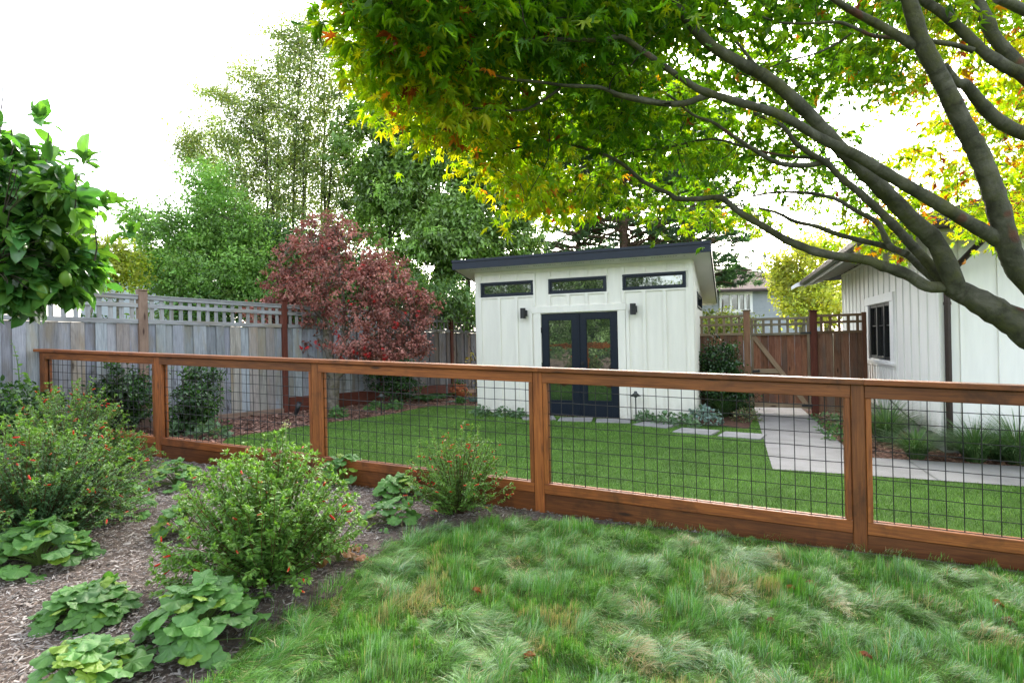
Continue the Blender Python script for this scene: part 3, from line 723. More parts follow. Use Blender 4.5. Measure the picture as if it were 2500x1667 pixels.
for k in range(3):
    c = HW['a'] + W3 * (k + .5); beam(m, ho(.045, c, 1.66), SD, FD, UP, W3 / 2 - .05, .012, .011)
    for q in (-.0,): beam(m, ho(.046, c + q, 1.84), SD, FD, UP, .010, .011, .17)
w = part('window', m, M_black, r)
for k in range(3):
    m = MB(); c = HW['a'] + W3 * (k + .5); quad(m, *(ho(.055, c + q * (W3 / 2 - .03), z) for q, z in ((-1, 1.07), (1, 1.07), (1, 2.03), (-1, 2.03)))); part('pane', m, M_glass2, w)
# roof
EZ, TP = 2.885, .33; e0, e1, l0, l1 = -.80, LF + .6, -.60, 7.55
hm = (l1 - l0) / 2; apx = EZ + TP * hm
A0, A1, A2, A3 = ho(e0, l0, EZ), ho(e1, l0, EZ), ho(e1, l1, EZ), ho(e0, l1, EZ); P1, P2 = ho(e0 + hm, l0 + hm, apx), ho(e1 - hm, l0 + hm, apx)
m = MB(); nr = 22
def course(a, b, c, d, n):                                   # shingle courses from eave ab up to dc
    nn = np.cross(b - a, d - a); nn /= np.linalg.norm(nn); nn = nn if nn[2] > 0 else -nn
    for i in range(n):
        t0, t1 = i / n, (i + 1.25) / n; t1 = min(t1, 1)
        p0, p1 = a + (d - a) * t0, b + (c - b) * t0; q0, q1 = a + (d - a) * t1, b + (c - b) * t1
        m.add([p0 + nn * .022, p1 + nn * .022, q1 + nn * .004, q0 + nn * .004, p0 + nn * .0, p1 + nn * .0], [[0, 1, 2, 3], [4, 5, 1, 0]], np.ones(3) * rng.uniform(.8, 1.2))
course(A0, A1, P2, P1, 26); course(A3, A0, P1, P1 + (A0 - A3) * 1e-3, 26); course(A2, A3, P1, P2, 26); course(A1, A2, P2, P2 + (A2 - A1) * 1e-3, 26)
hr = part('roof', m, M_roof, r)
m = MB()
def run(a, b, w, h, dz, o, col=(1, 1, 1)): board(m, a + o + UP * dz, b + o + UP * dz, w, h, UP, .01, col)
run(A0 + SD * .0, A3, .11, .10, -.035, -FD * .05); run(A0 - FD * .1, A1, .11, .10, -.035, -SD * .05)
part('gutter', m, M_bronze, hr)
m = MB(); run(A0, A3, .02, .14, -.075, FD * .02, (.6, .6, .58)); run(A0, A1, .02, .14, -.075, SD * .02, (.6, .6, .58))
U_ = lambda s, d, z: ho(s, d, z)
so = lambda s: EZ - .05 + TP * (s - e0)
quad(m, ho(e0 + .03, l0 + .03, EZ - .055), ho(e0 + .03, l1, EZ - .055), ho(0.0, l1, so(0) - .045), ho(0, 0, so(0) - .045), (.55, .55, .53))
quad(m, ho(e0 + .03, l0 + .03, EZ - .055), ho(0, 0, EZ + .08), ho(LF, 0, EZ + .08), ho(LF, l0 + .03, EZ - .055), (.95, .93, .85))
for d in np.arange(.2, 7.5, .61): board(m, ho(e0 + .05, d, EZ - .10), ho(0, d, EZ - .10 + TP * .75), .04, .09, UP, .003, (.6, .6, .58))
part('soffit', m, m_plain('house_soffit', (.66, .655, .62), .6, .3, var=.05, tinted=True), hr)
m = MB(); og = []
for t in np.linspace(0, 1, 9): og.append((e0 - .30 + .75 * t, EZ - .20 + .19 * t + (.055 * math.sin(t * 2 * PI)) * (1 - t)))
og_t = [(x, z + .09 + .05 * t) for (x, z), t in zip(og, np.linspace(0, 1, 9))]
for q in (7.50, 7.56):
    n_ = len(og); m.add([ho(x, q, z) for x, z in og] + [ho(x, q, z) for x, z in og_t], [[i, i + 1, n_ + i + 1, n_ + i] for i in range(n_ - 1)])
n_ = len(og); m.add([ho(x, 7.50, z) for x, z in og] + [ho(x, 7.56, z) for x, z in og], [[i, i + 1, n_ + i + 1, n_ + i] for i in range(n_ - 1)])
m.add([ho(x, 7.50, z) for x, z in og_t] + [ho(x, 7.56, z) for x, z in og_t], [[i, i + 1, n_ + i + 1, n_ + i] for i in range(n_ - 1)])
quad(m, ho(og[0][0], 7.5, og[0][1]), ho(og[0][0], 7.56, og[0][1]), ho(og[0][0], 7.56, og_t[0][1]), ho(og[0][0], 7.5, og_t[0][1]))
part('eave_bracket', m, M_trim, hr)
m = MB(); tube(m, smooth_path([ho(.40, -.62, 2.84), ho(.36, -.55, 2.72), ho(.18, -.16, 2.42), ho(.07, -.05, 2.22), ho(.06, -.05, 1.9), ho(.06, -.05, -.02)], 3), .038, 12)
for z in (1.9, .75): tube(m, [ho(.06, -.05, z - .02), ho(.06, -.05, z + .02)], .045, 12)
part('downpipe', m, M_bronze, r, True)
m = MB(); beam(m, ho(-.03, 2.05, 2.60), SD, FD, UP, .05, .03, .05)
for q in (-.08, .08): tube(m, [ho(-.06, 2.05 + q * .4, 2.62), ho(-.14, 2.05 + q, 2.60)], [.02, .045], 12)
part('flood_lamp', m, M_bronze, r)
m = MB(); tube(m, smooth_path([ho(-.06, 2.9, .45), ho(-.05, 2.2, .32), ho(-.05, 1.2, .19), ho(-.05, .5, .13)], 3), .012, 8); part('drain_pipe', m, M_bronze, r)

# ------------------------------------------------------------------ neighbouring houses far behind
r = thing('neighbour_house', 'distant blue grey house with brown shingle hip roof seen beyond the gate', 'house', D(1850, 815, 30) * np.array([1, 1, 0]))
def nb(x, y, Y): return D(*Z4(x, y), Y)
m = MB(); Yf = 30
a, b = nb(300, 725, Yf), nb(700, 700, Yf + .0); zE = (a[2] + b[2]) / 2; L = b[0] - a[0]
x0, x1 = a[0] - 8, b[0] + 3
def fr(x, y, z): return np.array([x, y, z])
pk = nb(430, 628, Yf + 5); rx, rzz = pk[0] + .2, pk[2] + .55
for p in (((x0, Yf, zE), (x1, Yf, zE), (rx, Yf + 5, rzz), (x0 + 4, Yf + 5, rzz)), ((x1, Yf, zE), (x1, Yf + 10, zE), (rx, Yf + 5, rzz), (rx, Yf + 5, rzz)), ((x0, Yf + 10, zE), (x0, Yf, zE), (x0 + 4, Yf + 5, rzz), (x0 + 4, Yf + 5, rzz)), ((x1, Yf + 10, zE), (x0, Yf + 10, zE), (x0 + 4, Yf + 5, rzz), (rx, Yf + 5, rzz))):
    m.add([fr(*q) for q in p], [[0, 1, 2, 3]])
part('roof', m, M_farroof, r)
m = MB(); yw = Yf + .5
quad(m, fr(x0 + .5, yw, -1), fr(x1 - .5, yw, -1), fr(x1 - .5, yw, zE + .1), fr(x0 + .5, yw, zE + .1)); quad(m, fr(x1 - .5, yw, -1), fr(x1 - .5, yw + 9, -1), fr(x1 - .5, yw + 9, zE + .1), fr(x1 - .5, yw, zE + .1))
for z in np.arange(-.8, zE, .18): beam(m, fr((x0 + x1) / 2, yw - .008, z), np.array([1, 0, 0.]), np.array([0, 1., 0]), UP, (x1 - x0) / 2 - .5, .008, .012)
part('wall', m, M_farwall, r)
w0, w1 = nb(300, 740, yw), nb(505, 855, yw)
m = MB(); X1 = np.array([1., 0, 0]); Y1 = np.array([0, 1., 0]); cx, cz = (w0[0] + w1[0]) / 2, (w0[2] + w1[2]) / 2; hx, hz = (w1[0] - w0[0]) / 2, (w0[2] - w1[2]) / 2
for o in (-1, 1): beam(m, fr(cx, yw - .07, cz + o * hz), X1, Y1, UP, hx + .08, .035, .08); beam(m, fr(cx + o * hx, yw - .06, cz), X1, Y1, UP, .08, .035, hz - .08)
for o in (-.35, .2, .62): beam(m, fr(cx + o * hx, yw - .05, cz), X1, Y1, UP, .06, .03, hz - .08)
w = part('window', m, M_trim, r)
m = MB(); quad(m, fr(cx - hx, yw - .03, cz - hz), fr(cx + hx, yw - .03, cz - hz), fr(cx + hx, yw - .03, cz + hz), fr(cx - hx, yw - .03, cz + hz)); part('pane', m, M_glass2, w)
m = MB(); board(m, fr(x0, Yf - .06, zE - .02), fr(x1, Yf - .06, zE - .02), .12, .14, UP, .02); part('gutter', m, M_bronze, r)
r = thing('roofed_house', 'sliver of a distant roof showing above the yellow green bush on the left', 'house', dv(330, 590, 26) * np.array([1, 1, 0]))
m = MB(); c = dv(318, 560, 26); wx = 3.2
quad(m, c + (-wx, 0, -.6), c + (wx, 0, -.6), c + (wx * .8, 3, .25), c + (-wx * .3, 3, .25)); quad(m, c + (-wx, 6, -.6), c + (wx, 6, -.6), c + (wx * .8, 3, .25), c + (-wx * .3, 3, .25)); part('roof', m, M_farroof, r)
m = MB(); quad(m, c + (-wx + .3, .3, -.6), c + (wx - .3, .3, -.6), fr(c[0] + wx - .3, c[1] + .3, 0), fr(c[0] - wx + .3, c[1] + .3, 0)); part('wall', m, M_farwall, r)

# ------------------------------------------------------------------ vegetation builders
def unit(n, r=None):
    v = (r or rng).normal(size=(n, 3)); return v / np.linalg.norm(v, axis=1)[:, None]
def pick(pal, n, r=None, jit=.18):
    r = r or rng; pal = np.asarray(pal, float); w = r.random(n) * (len(pal) - 1); i = np.minimum(w.astype(int), len(pal) - 2); f = (w - i)[:, None]
    c = pal[i] * (1 - f) + pal[i + 1] * f
    return c * (1 + r.normal(0, jit, (n, 1))).clip(.5, 1.6)
def blob_clusters(blobs, r):
    """cluster centres spread through ellipsoids, denser towards their skin"""
    C = []; R = []; W = []
    for b in blobs:
        c, rad, n = np.asarray(b[0], float), np.asarray(b[1], float), b[2]
        d = unit(n, r); q = r.uniform(.22, 1.05, n) ** .5 * (1 + .32 * r.random(n) ** 5)
        C.append(c + d * rad * q[:, None]); R.append(d); W.append(np.full(n, b[3] if len(b) > 3 else 1.0))
    return np.concatenate(C), np.concatenate(R), np.concatenate(W)
def crown_leaves(mb, C, R, per, sig, T, size, pal, r, droop=.3, flat=.6, wts=None, out=.5, elong=0, cvar=.30, svar=.3):
    n = len(C); k = np.repeat(np.arange(n), per); N = len(k)
    off = r.normal(size=(N, 3)) * sig * np.array([1, 1, flat]); pos = C[k] + off * (.5 + r.random((N, 1))) * (1 - .6 * (elong > 0)) + (R[k] * .6 + UP * .5 + unit(n, r)[k] * .35) * (r.uniform(-1, 1, (N, 1)) * sig * elong)
    d = R[k] * out + unit(N, r) * .9 - UP * droop; nr = UP * .8 + unit(N, r) * .8 + R[k] * .5
    tone = (1 + r.normal(0, cvar, (n, 1))).clip(.45, 1.7)[k]
    cc = pick(pal, n, r, 0)[k] * .6 + pick(pal, N, r, .12) * .4
    if wts is not None: cc = cc * wts[k][:, None]
    scatter(mb, T, pos, d, nr, size * (1 + r.normal(0, svar, N)).clip(.4, 1.7), (cc * tone).clip(0.002, .9))
def limb(mb, a, b, r0, r1, r, sag=.12, n=7, seg=5, col=(1, 1, 1), up=.25):
    a, b = np.asarray(a, float), np.asarray(b, float); L = np.linalg.norm(b - a); t = np.linspace(0, 1, n)[:, None]
    mid = (a + b) / 2 + r.normal(0, sag * L, 3) * np.array([1, 1, .5]) + UP * up * L * .4
    P = (1 - t) ** 2 * a + 2 * t * (1 - t) * mid + t ** 2 * b + np.concatenate([[[0, 0, 0]], r.normal(0, .012 * L, (n - 2, 3)), [[0, 0, 0]]])
    tube(mb, P, np.linspace(r0, r1, n), seg, col, False); return P

def leafy(name, label, cat, base, trunks, blobs, per, sig, T, size, pal, mat, bark, seed, group=None, limbs=40, lr=.03, **kw):
    """trunks: list of (path points, radii); blobs: crown ellipsoids (centre, radii, clusters)"""
    r = np.random.default_rng(seed); base = np.asarray(base, float)
    root = thing(name, label, cat, base, group)
    tm = MB(); tips = []
    for pts, rad in trunks:
        P = smooth_path(pts, 4); tube(tm, P, np.interp(np.linspace(0, 1, len(P)), np.linspace(0, 1, len(rad)), rad), 8); tips += list(P[len(P) // 3:])
    tips = np.array(tips)
    C, R, W = blob_clusters(blobs, r)
    for i in r.choice(len(C), min(limbs, len(C)), False):
        low = tips[tips[:, 2] < C[i][2] + .1]; src = low if len(low) else tips
        q = src[np.argmin(np.linalg.norm(src - C[i], axis=1) + r.random(len(src)) * .5)]
        limb(tm, q, C[i], lr, lr * .25, r)
    part('trunk', tm, bark, root, True)
    m = MB(); crown_leaves(m, C, R, per, sig, T, size, pal, r, wts=W, **kw); part('crown', m, mat, root)
    return root

# ------------------------------------------------------------------ the big maple that overhangs the picture
MZ = lambda x, y: ((1411 + x * .4002), y * .4002)            # detail views -> picture pixels
M4 = lambda x, y: ((1552.3 + x * .3401), (423.4 + y * .3401))
M7 = lambda x, y: ((658.6 + x * .4002), y * .4002)
mr = np.random.default_rng(11)
maple = thing('maple_tree', 'large maple with bare mossy limbs overhanging the lawn from the right', 'tree', (3.35, 2.9, float(tz(3.35))))
def trace(name, pts, w0, w1, d0, d1, k=4, seg=10):
    """a limb from picture points, with widths in picture pixels and real distances at both ends"""
    n = len(pts); P = np.array([dv(x, y, d0 + (d1 - d0) * i / (n - 1)) for i, (x, y) in enumerate(pts)]); P = smooth_path(P, k)
    t = np.linspace(0, 1, len(P)); rad = .80 * (w0 + (w1 - w0) * t ** .8) * VS * (d0 + (d1 - d0) * t) / F / 2 * (1 + mr.normal(0, .035, len(P))) * (1 + .10 * (mr.random(len(P)) < .10))
    m = MB(); tube(m, P, rad, seg); part(name, m, M_maplebark, maple, True); LIMBS.append(P); return P
LIMBS = []
trace('trunk', [(2640, 1640), (2620, 1350), (2590, 1080), (2520, 900), (2440, 812), (2352, 752), (2300, 722), (2232, 683), (2181, 658)], 170, 54, 2.75, 3.05)
A = trace('branch', [(2181, 658)] + [M4(*p) for p in ((1700, 690), (1560, 608), (1400, 553), (1290, 512), (1100, 488), (950, 457), (850, 420), (750, 378), (650, 320), (560, 265), (470, 215), (400, 165), (300, 90), (150, 100), (0, 97))] + [M7(*p) for p in ((2200, 1115), (2050, 1045), (1950, 960), (1850, 900), (1700, 850), (1550, 815), (1400, 832), (1250, 865))], 34, 5, 3.05, 3.5)
trace('branch', [(2200, 668)] + [MZ(*p) for p in ((1850, 1400), (1720, 1275), (1600, 1150), (1500, 1050), (1390, 945), (1290, 845), (1200, 740), (1080, 620), (950, 500), (850, 430), (700, 350), (560, 265), (450, 150), (350, 30), (260, -90))], 50, 26, 3.02, 2.7)
trace('branch', [(2588, 1010), (2570, 800), (2535, 600), (2492, 440), (2455, 320), (2412, 224)], 80, 42, 2.78, 3.2)
trace('branch', [(2480, 850), (2448, 780), (2400, 690)] + [MZ(*p) for p in ((2330, 1560), (2285, 1480), (2250, 1380), (2205, 1200), (2150, 1030), (2090, 880), (2030, 770), (1970, 650), (1900, 505), (1830, 370), (1770, 255), (1730, 130), (1690, 0), (1650, -140))], 70, 38, 2.88, 2.7)
trace('branch', [MZ(*p) for p in ((2240, 1400), (2150, 1345), (2020, 1270), (1900, 1195), (1700, 1078), (1550, 990), (1400, 898), (1250, 828), (1150, 775), (1020, 695), (900, 640), (750, 598), (620, 560), (500, 520), (400, 460), (300, 390), (180, 305), (60, 222), (0, 215))] + [M7(*p) for p in ((1800, 232), (1500, 228), (1250, 232), (1000, 190), (820, 120))], 44, 7, 2.85, 2.45)
trace('branch', [MZ(*p) for p in ((540, 545), (400, 595), (250, 592), (100, 565), (0, 540))] + [M7(*p) for p in ((2200, 600), (1950, 560), (1800, 503), (1600, 492), (1450, 472), (1250, 450), (1100, 390), (950, 300), (850, 225))], 20, 5, 2.72, 2.5, 3, 7)
trace('branch', [M7(*p) for p in ((1575, 505), (1450, 590), (1350, 633), (1200, 632), (1070, 618))], 9, 4, 2.6, 2.7, 3, 6)
trace('branch', [MZ(*p) for p in ((1890, 380), (1960, 470), (2020, 492), (2100, 590), (2200, 690), (2351, 770), (2500, 800), (2640, 985))], 22, 40, 2.75, 2.98)
trace('branch', [MZ(*p) for p in ((2490, 585), (2351, 440), (2250, 385), (2130, 305), (2030, 210), (1900, 90), (1770, 0), (1690, -80))], 38, 22, 3.1, 3.2)
trace('branch', [MZ(*p) for p in ((2490, 575), (2351, 415), (2280, 330), (2180, 215), (2130, 100), (2070, -20), (2020, -140))], 40, 28, 3.2, 3.4)
trace('branch', [(2458, 335), (2452, 190)] + [MZ(*p) for p in ((2550, 160), (2351, 60), (2200, -10))], 34, 26, 3.05, 2.5)
trace('branch', [MZ(*p) for p in ((2060, 292), (1960, 260), (1820, 238), (1700, 216), (1500, 210), (1380, 160), (1280, 128), (1120, 135), (950, 130), (800, 80))], 16, 6, 3.0, 3.0, 3, 7)
trace('branch', [MZ(*p) for p in ((1720, 265), (1600, 190), (1450, 108), (1350, 55), (1250, -10))], 28, 16, 2.75, 2.7, 3, 8)
trace('branch', [(2165, 645)] + [MZ(*p) for p in ((1800, 1510), (1700, 1400), (1600, 1290), (1500, 1190), (1400, 1100), (1300, 1020), (1220, 935), (1130, 885), (1040, 820), (960, 720), (800, 650))], 32, 10, 3.12, 3.5)
trace('branch', [MZ(*p) for p in ((1220, 930), (1100, 950), (950, 940), (850, 890), (740, 820), (650, 760), (560, 700), (450, 660), (330, 560), (150, 470))], 17, 6, 3.4, 3.2, 3, 7)
trace('branch', [MZ(*p) for p in ((1240, 915), (1000, 898), (800, 860), (560, 798), (300, 850), (150, 865), (0, 905))], 9, 4, 3.4, 3.8, 3, 6)
trace('branch', [(2178, 662)] + [M4(*p) for p in ((1750, 640), (1650, 560), (1560, 475), (1400, 415), (1250, 380), (1100, 340), (950, 285), (800, 250), (690, 195), (560, 160))], 26, 7, 3.1, 3.8)
trace('branch', [M4(*p) for p in ((1560, 475), (1450, 420), (1400, 330), (1350, 250), (1200, 170), (1080, 100), (900, 60), (680, 55), (520, 80))], 20, 6, 3.2, 4.0, 3, 8)
trace('branch', [MZ(*p) for p in ((1360, 190), (1280, 250), (1150, 310), (1000, 350), (860, 400))], 8, 4, 2.9, 3.1, 3, 6)
trace('branch', [MZ(*p) for p in ((850, 420), (780, 340), (700, 240), (620, 170))], 12, 6, 2.8, 3.0, 3, 7)
# crown: an irregular outline in the picture, real distance from 2.2 m at the top left to over 5 m at the right
OUT = [(820, -60), (865, 20), (850, 80), (850, 150), (870, 205), (915, 245), (960, 285), (1010, 320), (1060, 350), (1110, 385), (1160, 425), (1200, 465), (1245, 490), (1300, 492), (1340, 475), (1400, 475), (1470, 488), (1545, 510), (1600, 500), (1650, 530), (1700, 525), (1790, 530), (1850, 540), (1905, 560), (1985, 535), (2040, 585), (2110, 540), (2180, 510), (2230, 545), (2290, 540), (2450, 500), (2600, 300), (2600, -450), (950, -450)]
def inside(px, py, poly):
    q = np.zeros(len(px), bool); n = len(poly)
    for i in range(n):
        (x0, y0), (x1, y1) = poly[i], poly[(i + 1) % n]
        c = ((y0 > py) != (y1 > py)) & (px < (x1 - x0) * (py - y0) / (y1 - y0 + 1e-12) + x0); q ^= c
    return q
HOLES = [(2040, 290, 105, 62, 1.0), (1985, 330, 60, 30, 1), (2170, 215, 50, 55, .85), (2120, 400, 60, 40, .6), (2200, 330, 50, 40, .6), (1700, 545, 60, 32, .9), (1800, 565, 70, 30, .9), (1640, 430, 45, 28, .55), (1905, 470, 35, 25, .4), (1890, 520, 50, 22, .6), (1940, 505, 40, 30, .8), (2120, 620, 140, 40, .9), (1965, 560, 45, 30, .7), (1340, 520, 50, 18, .7), (1180, 160, 40, 30, .35), (1240, 210, 30, 22, .5)]
N = 4300
px = mr.uniform(690, 2600, N * 4); py = mr.uniform(-430, 620, N * 4); ok = inside(px, py, OUT)
for hx, hy, ax, ay, pr_ in HOLES: ok &= ~((((px - hx) / ax) ** 2 + ((py - hy) / ay) ** 2 < 1) & (mr.random(len(px)) < pr_))
ok &= (py > -40) | (mr.random(len(px)) < .45)
ok &= (px < 1960) | (py < 40) | (mr.random(len(px)) < .88)
ok &= ~((px > 1050) & (fnoise(px, py, 77, 150) < -.55 - .35 * (px < 1450))) | (py < -40)
ok &= (px < 1500) | (px > 1980) | (py < -20) | (mr.random(len(px)) < .78)
px, py = px[ok][:N], py[ok][:N]
depth = (2.15 + 1.5 * np.clip(py / 500, -.1, 1.2) + 1.5 * np.clip((px - 820) / 1100, 0, 1.3)) * (1 + mr.normal(0, .09, len(px)))
CC = np.array([dv(x, y, d) for x, y, d in zip(px, py, depth)])
# leaf colour of each spray: green inside, turning yellow and orange at the outer, lower skirt of the tree
yel = np.clip(1.25 - np.minimum(np.abs(px - 800 - np.clip(py - 100, 0, 900) * .78) / 330, 3), 0, 1) * np.clip((py + 10) / 190, 0, 1)
yel = np.maximum(yel, np.clip((py - 430) / 130, 0, 1) * .75)
yel = np.maximum(yel, np.clip((px - 2010) / 120, 0, 1) * np.clip((py + 60) / 160, .25, 1) * .95)
yel = np.clip(yel * .80 + mr.normal(0, .16, len(px)), 0, 1)
GRN = np.array([(.045, .140, .008), (.105, .245, .010), (.075, .190, .012)]); YEL = np.array([(.34, .46, .012), (.50, .48, .014), (.24, .40, .012)]); ORG = np.array([(.42, .16, .018), (.30, .07, .02), (.45, .24, .02)])
m = MB(); tw = MB(); allL = np.concatenate(LIMBS); d0_ = np.array([np.linalg.norm(allL - c, axis=1).min() for c in CC])
pool = np.zeros((len(allL) + len(px) * 3, 3)); pool[:len(allL)] = allL; npool = len(allL)
for i in np.argsort(d0_):
    c = CC[i]; d = np.linalg.norm(pool[:npool] - c, axis=1); q = pool[np.argmin(d)].copy(); L = d.min()
    dirn = (c - q); dirn[2] *= .4; dirn = dirn / (np.linalg.norm(dirn) + 1e-6)
    if L > .06:
        TP_ = limb(tw, q, c, .0028 + .004 * min(L, .8), .0012, mr, .10, 6, 4, up=.1); pool[npool:npool + 3] = TP_[[2, 4, 5]]; npool += 3
    nl = int(mr.integers(6, 12)) if py[i] > -40 else 7; span = .20
    a = mr.uniform(-1, 1, (nl, 2)) * span; ax = np.array([-dirn[1], dirn[0], 0])
    pos = c + a[:, :1] * dirn + a[:, 1:] * ax + UP * mr.normal(0, .035, (nl, 1)) - UP * .12 * np.abs(a).sum(1)[:, None]
    dl = dirn * .5 + a[:, :1] / span * dirn * .6 + a[:, 1:] / span * ax * .9 + unit(nl, mr) * .55 - UP * mr.uniform(.1, .9, (nl, 1)); nv = UP * .9 + unit(nl, mr) * .65
    y = np.clip(yel[i] + mr.normal(0, .16, (nl, 1)), 0, 1); g = GRN[mr.integers(0, 3, nl)]; yy = YEL[mr.integers(0, 3, nl)]; col = g * (1 - y) + yy * y
    o = (mr.random(nl) < .01 + .05 * (yel[i] > .5) + .07 * (px[i] > 2010)); col[o] = ORG[mr.integers(0, 3, o.sum())]
    col *= mr.uniform(.75, 1.25, (nl, 1))
    scatter(m, T_MAPLES[i % 4], pos, dl, nv, .080 * (1 + mr.normal(0, .22, nl)).clip(.5, 1.5), col)
part('twig', tw, M_darkbark, maple, True)
part('crown', m, M_lf_maple, maple)

# ------------------------------------------------------------------ small red maple by the fence
rr = np.random.default_rng(21); RY = 11.3
def b2(x, y, rx, ry, Y, n, dy=None, w=1.0): return (dv(x, y, Y), (rx * VS * Y / F, (dy or rx * VS * .8 * Y / F), ry * VS * Y / F), n, w)
base = gv(763, 942); RY = base[1]
root = thing('red_maple_tree', 'small dark red maple with grey branching trunk on the bark bed before the board fence', 'tree', base)
tm = MB(); tips = []
def rp(*pts): return [dv(x, y, RY + (o * .35 + .1 if y < 860 else o)) for x, y, o in pts]
for pts, w0, w1 in ((rp((763, 948, 0), (764, 910, 0), (768, 870, 0)), 17, 13), (rp((768, 872, 0), (757, 820, .05), (748, 760, .1), (752, 700, .2), (745, 640, .3), (735, 580, .3)), 9, 3),
                    (rp((766, 880, 0), (778, 820, -.1), (800, 760, -.2), (830, 700, -.3), (850, 640, -.3)), 9, 3), (rp((768, 872, 0), (800, 845, -.1), (860, 815, -.4), (905, 790, -.6), (950, 740, -.7)), 7, 2.5),
                    (rp((757, 815, .05), (720, 770, .2), (670, 750, .3), (620, 745, .4), (585, 770, .4)), 5, 2), (rp((778, 815, 0), (820, 790, .3), (880, 760, .6), (920, 720, .8)), 6, 2),
                    (rp((752, 740, .1), (700, 690, -.3), (660, 640, -.5), (640, 600, -.5)), 5, 2), (rp((790, 775, -.2), (790, 700, -.5), (780, 620, -.7), (770, 560, -.6)), 5, 2), (rp((800, 760, 0), (860, 700, .4), (900, 650, .5)), 4, 2)):
    P = smooth_path(pts, 5); tube(tm, P, np.linspace(w0, w1, len(P)) * VS * RY / F, 8); tips += list(P[len(P) // 2:])
tips = np.array(tips)
blobs = [b2(735, 555, 80, 50, RY, 60), b2(700, 600, 85, 55, RY + .3, 70), b2(800, 600, 95, 60, RY - .2, 80), b2(870, 640, 85, 60, RY, 80), b2(910, 700, 75, 60, RY - .3, 80), b2(700, 660, 75, 50, RY, 60), b2(780, 660, 110, 60, RY - .5, 80, None), b2(880, 755, 90, 48, RY + .1, 60), b2(690, 720, 75, 40, RY, 45), b2(620, 735, 50, 45, RY + .2, 36), b2(600, 735, 46, 44, RY + .2, 24), b2(575, 780, 30, 20, RY + .2, 12), b2(640, 690, 50, 40, RY, 20), b2(970, 700, 36, 50, RY - .2, 20), b2(660, 795, 56, 22, RY, 18), b2(600, 785, 36, 26, RY + .2, 14), b2(800, 800, 80, 20, RY - .6, 22), b2(880, 815, 70, 16, RY - .5, 16), b2(655, 650, 45, 45, RY, 36), b2(945, 740, 42, 55, RY - .3, 32), b2(590, 760, 28, 22, RY + .2, 14), b2(910, 800, 70, 22, RY - .4, 30), b2(960, 790, 34, 30, RY - .4, 20), b2(850, 790, 60, 24, RY - .6, 20), b2(640, 765, 50, 20, RY + .1, 18), b2(820, 730, 80, 30, RY - .5, 30), b2(760, 515, 60, 30, RY, 26)]
C, R, W = blob_clusters(blobs, rr)
for i in range(len(C)):
    low = tips[tips[:, 2] < C[i][2] + .2]; src = low if len(low) > 3 else tips
    q = src[np.argmin(np.linalg.norm(src - C[i], axis=1))]; limb(tm, q, C[i], .009, .003, rr, .1, 6, 4)
part('trunk', tm, M_greybark, root, True)
m = MB(); crown_leaves(m, C, R, 23, .135, (T_OVAL[0] * np.array([1.3, 1, 2.6]), T_OVAL[1]), .046, [(.20, .066, .052), (.33, .13, .105), (.45, .24, .19), (.26, .08, .066)], rr, .5, .8, None, .3, .25)
redp = [(800, 700), (858, 690), (912, 745), (772, 770), (795, 812), (815, 808), (842, 805), (885, 815), (730, 790), (935, 700), (760, 560), (825, 612), (700, 800), (960, 720), (905, 635)]
for x, y in redp:
    c = dv(x, y, RY - .95); n = 5 if y > 740 else 2; scatter(m, T_MAPLE, c + rr.normal(0, .055, (n, 3)), unit(n, rr) - UP, unit(n, rr) - np.array([0, 1.2, 0]), .10, np.tile((.50, .018, .02), (n, 1)) * rr.uniform(.7, 1.2, (n, 1)))
part('crown', m, M_lf_red, root)

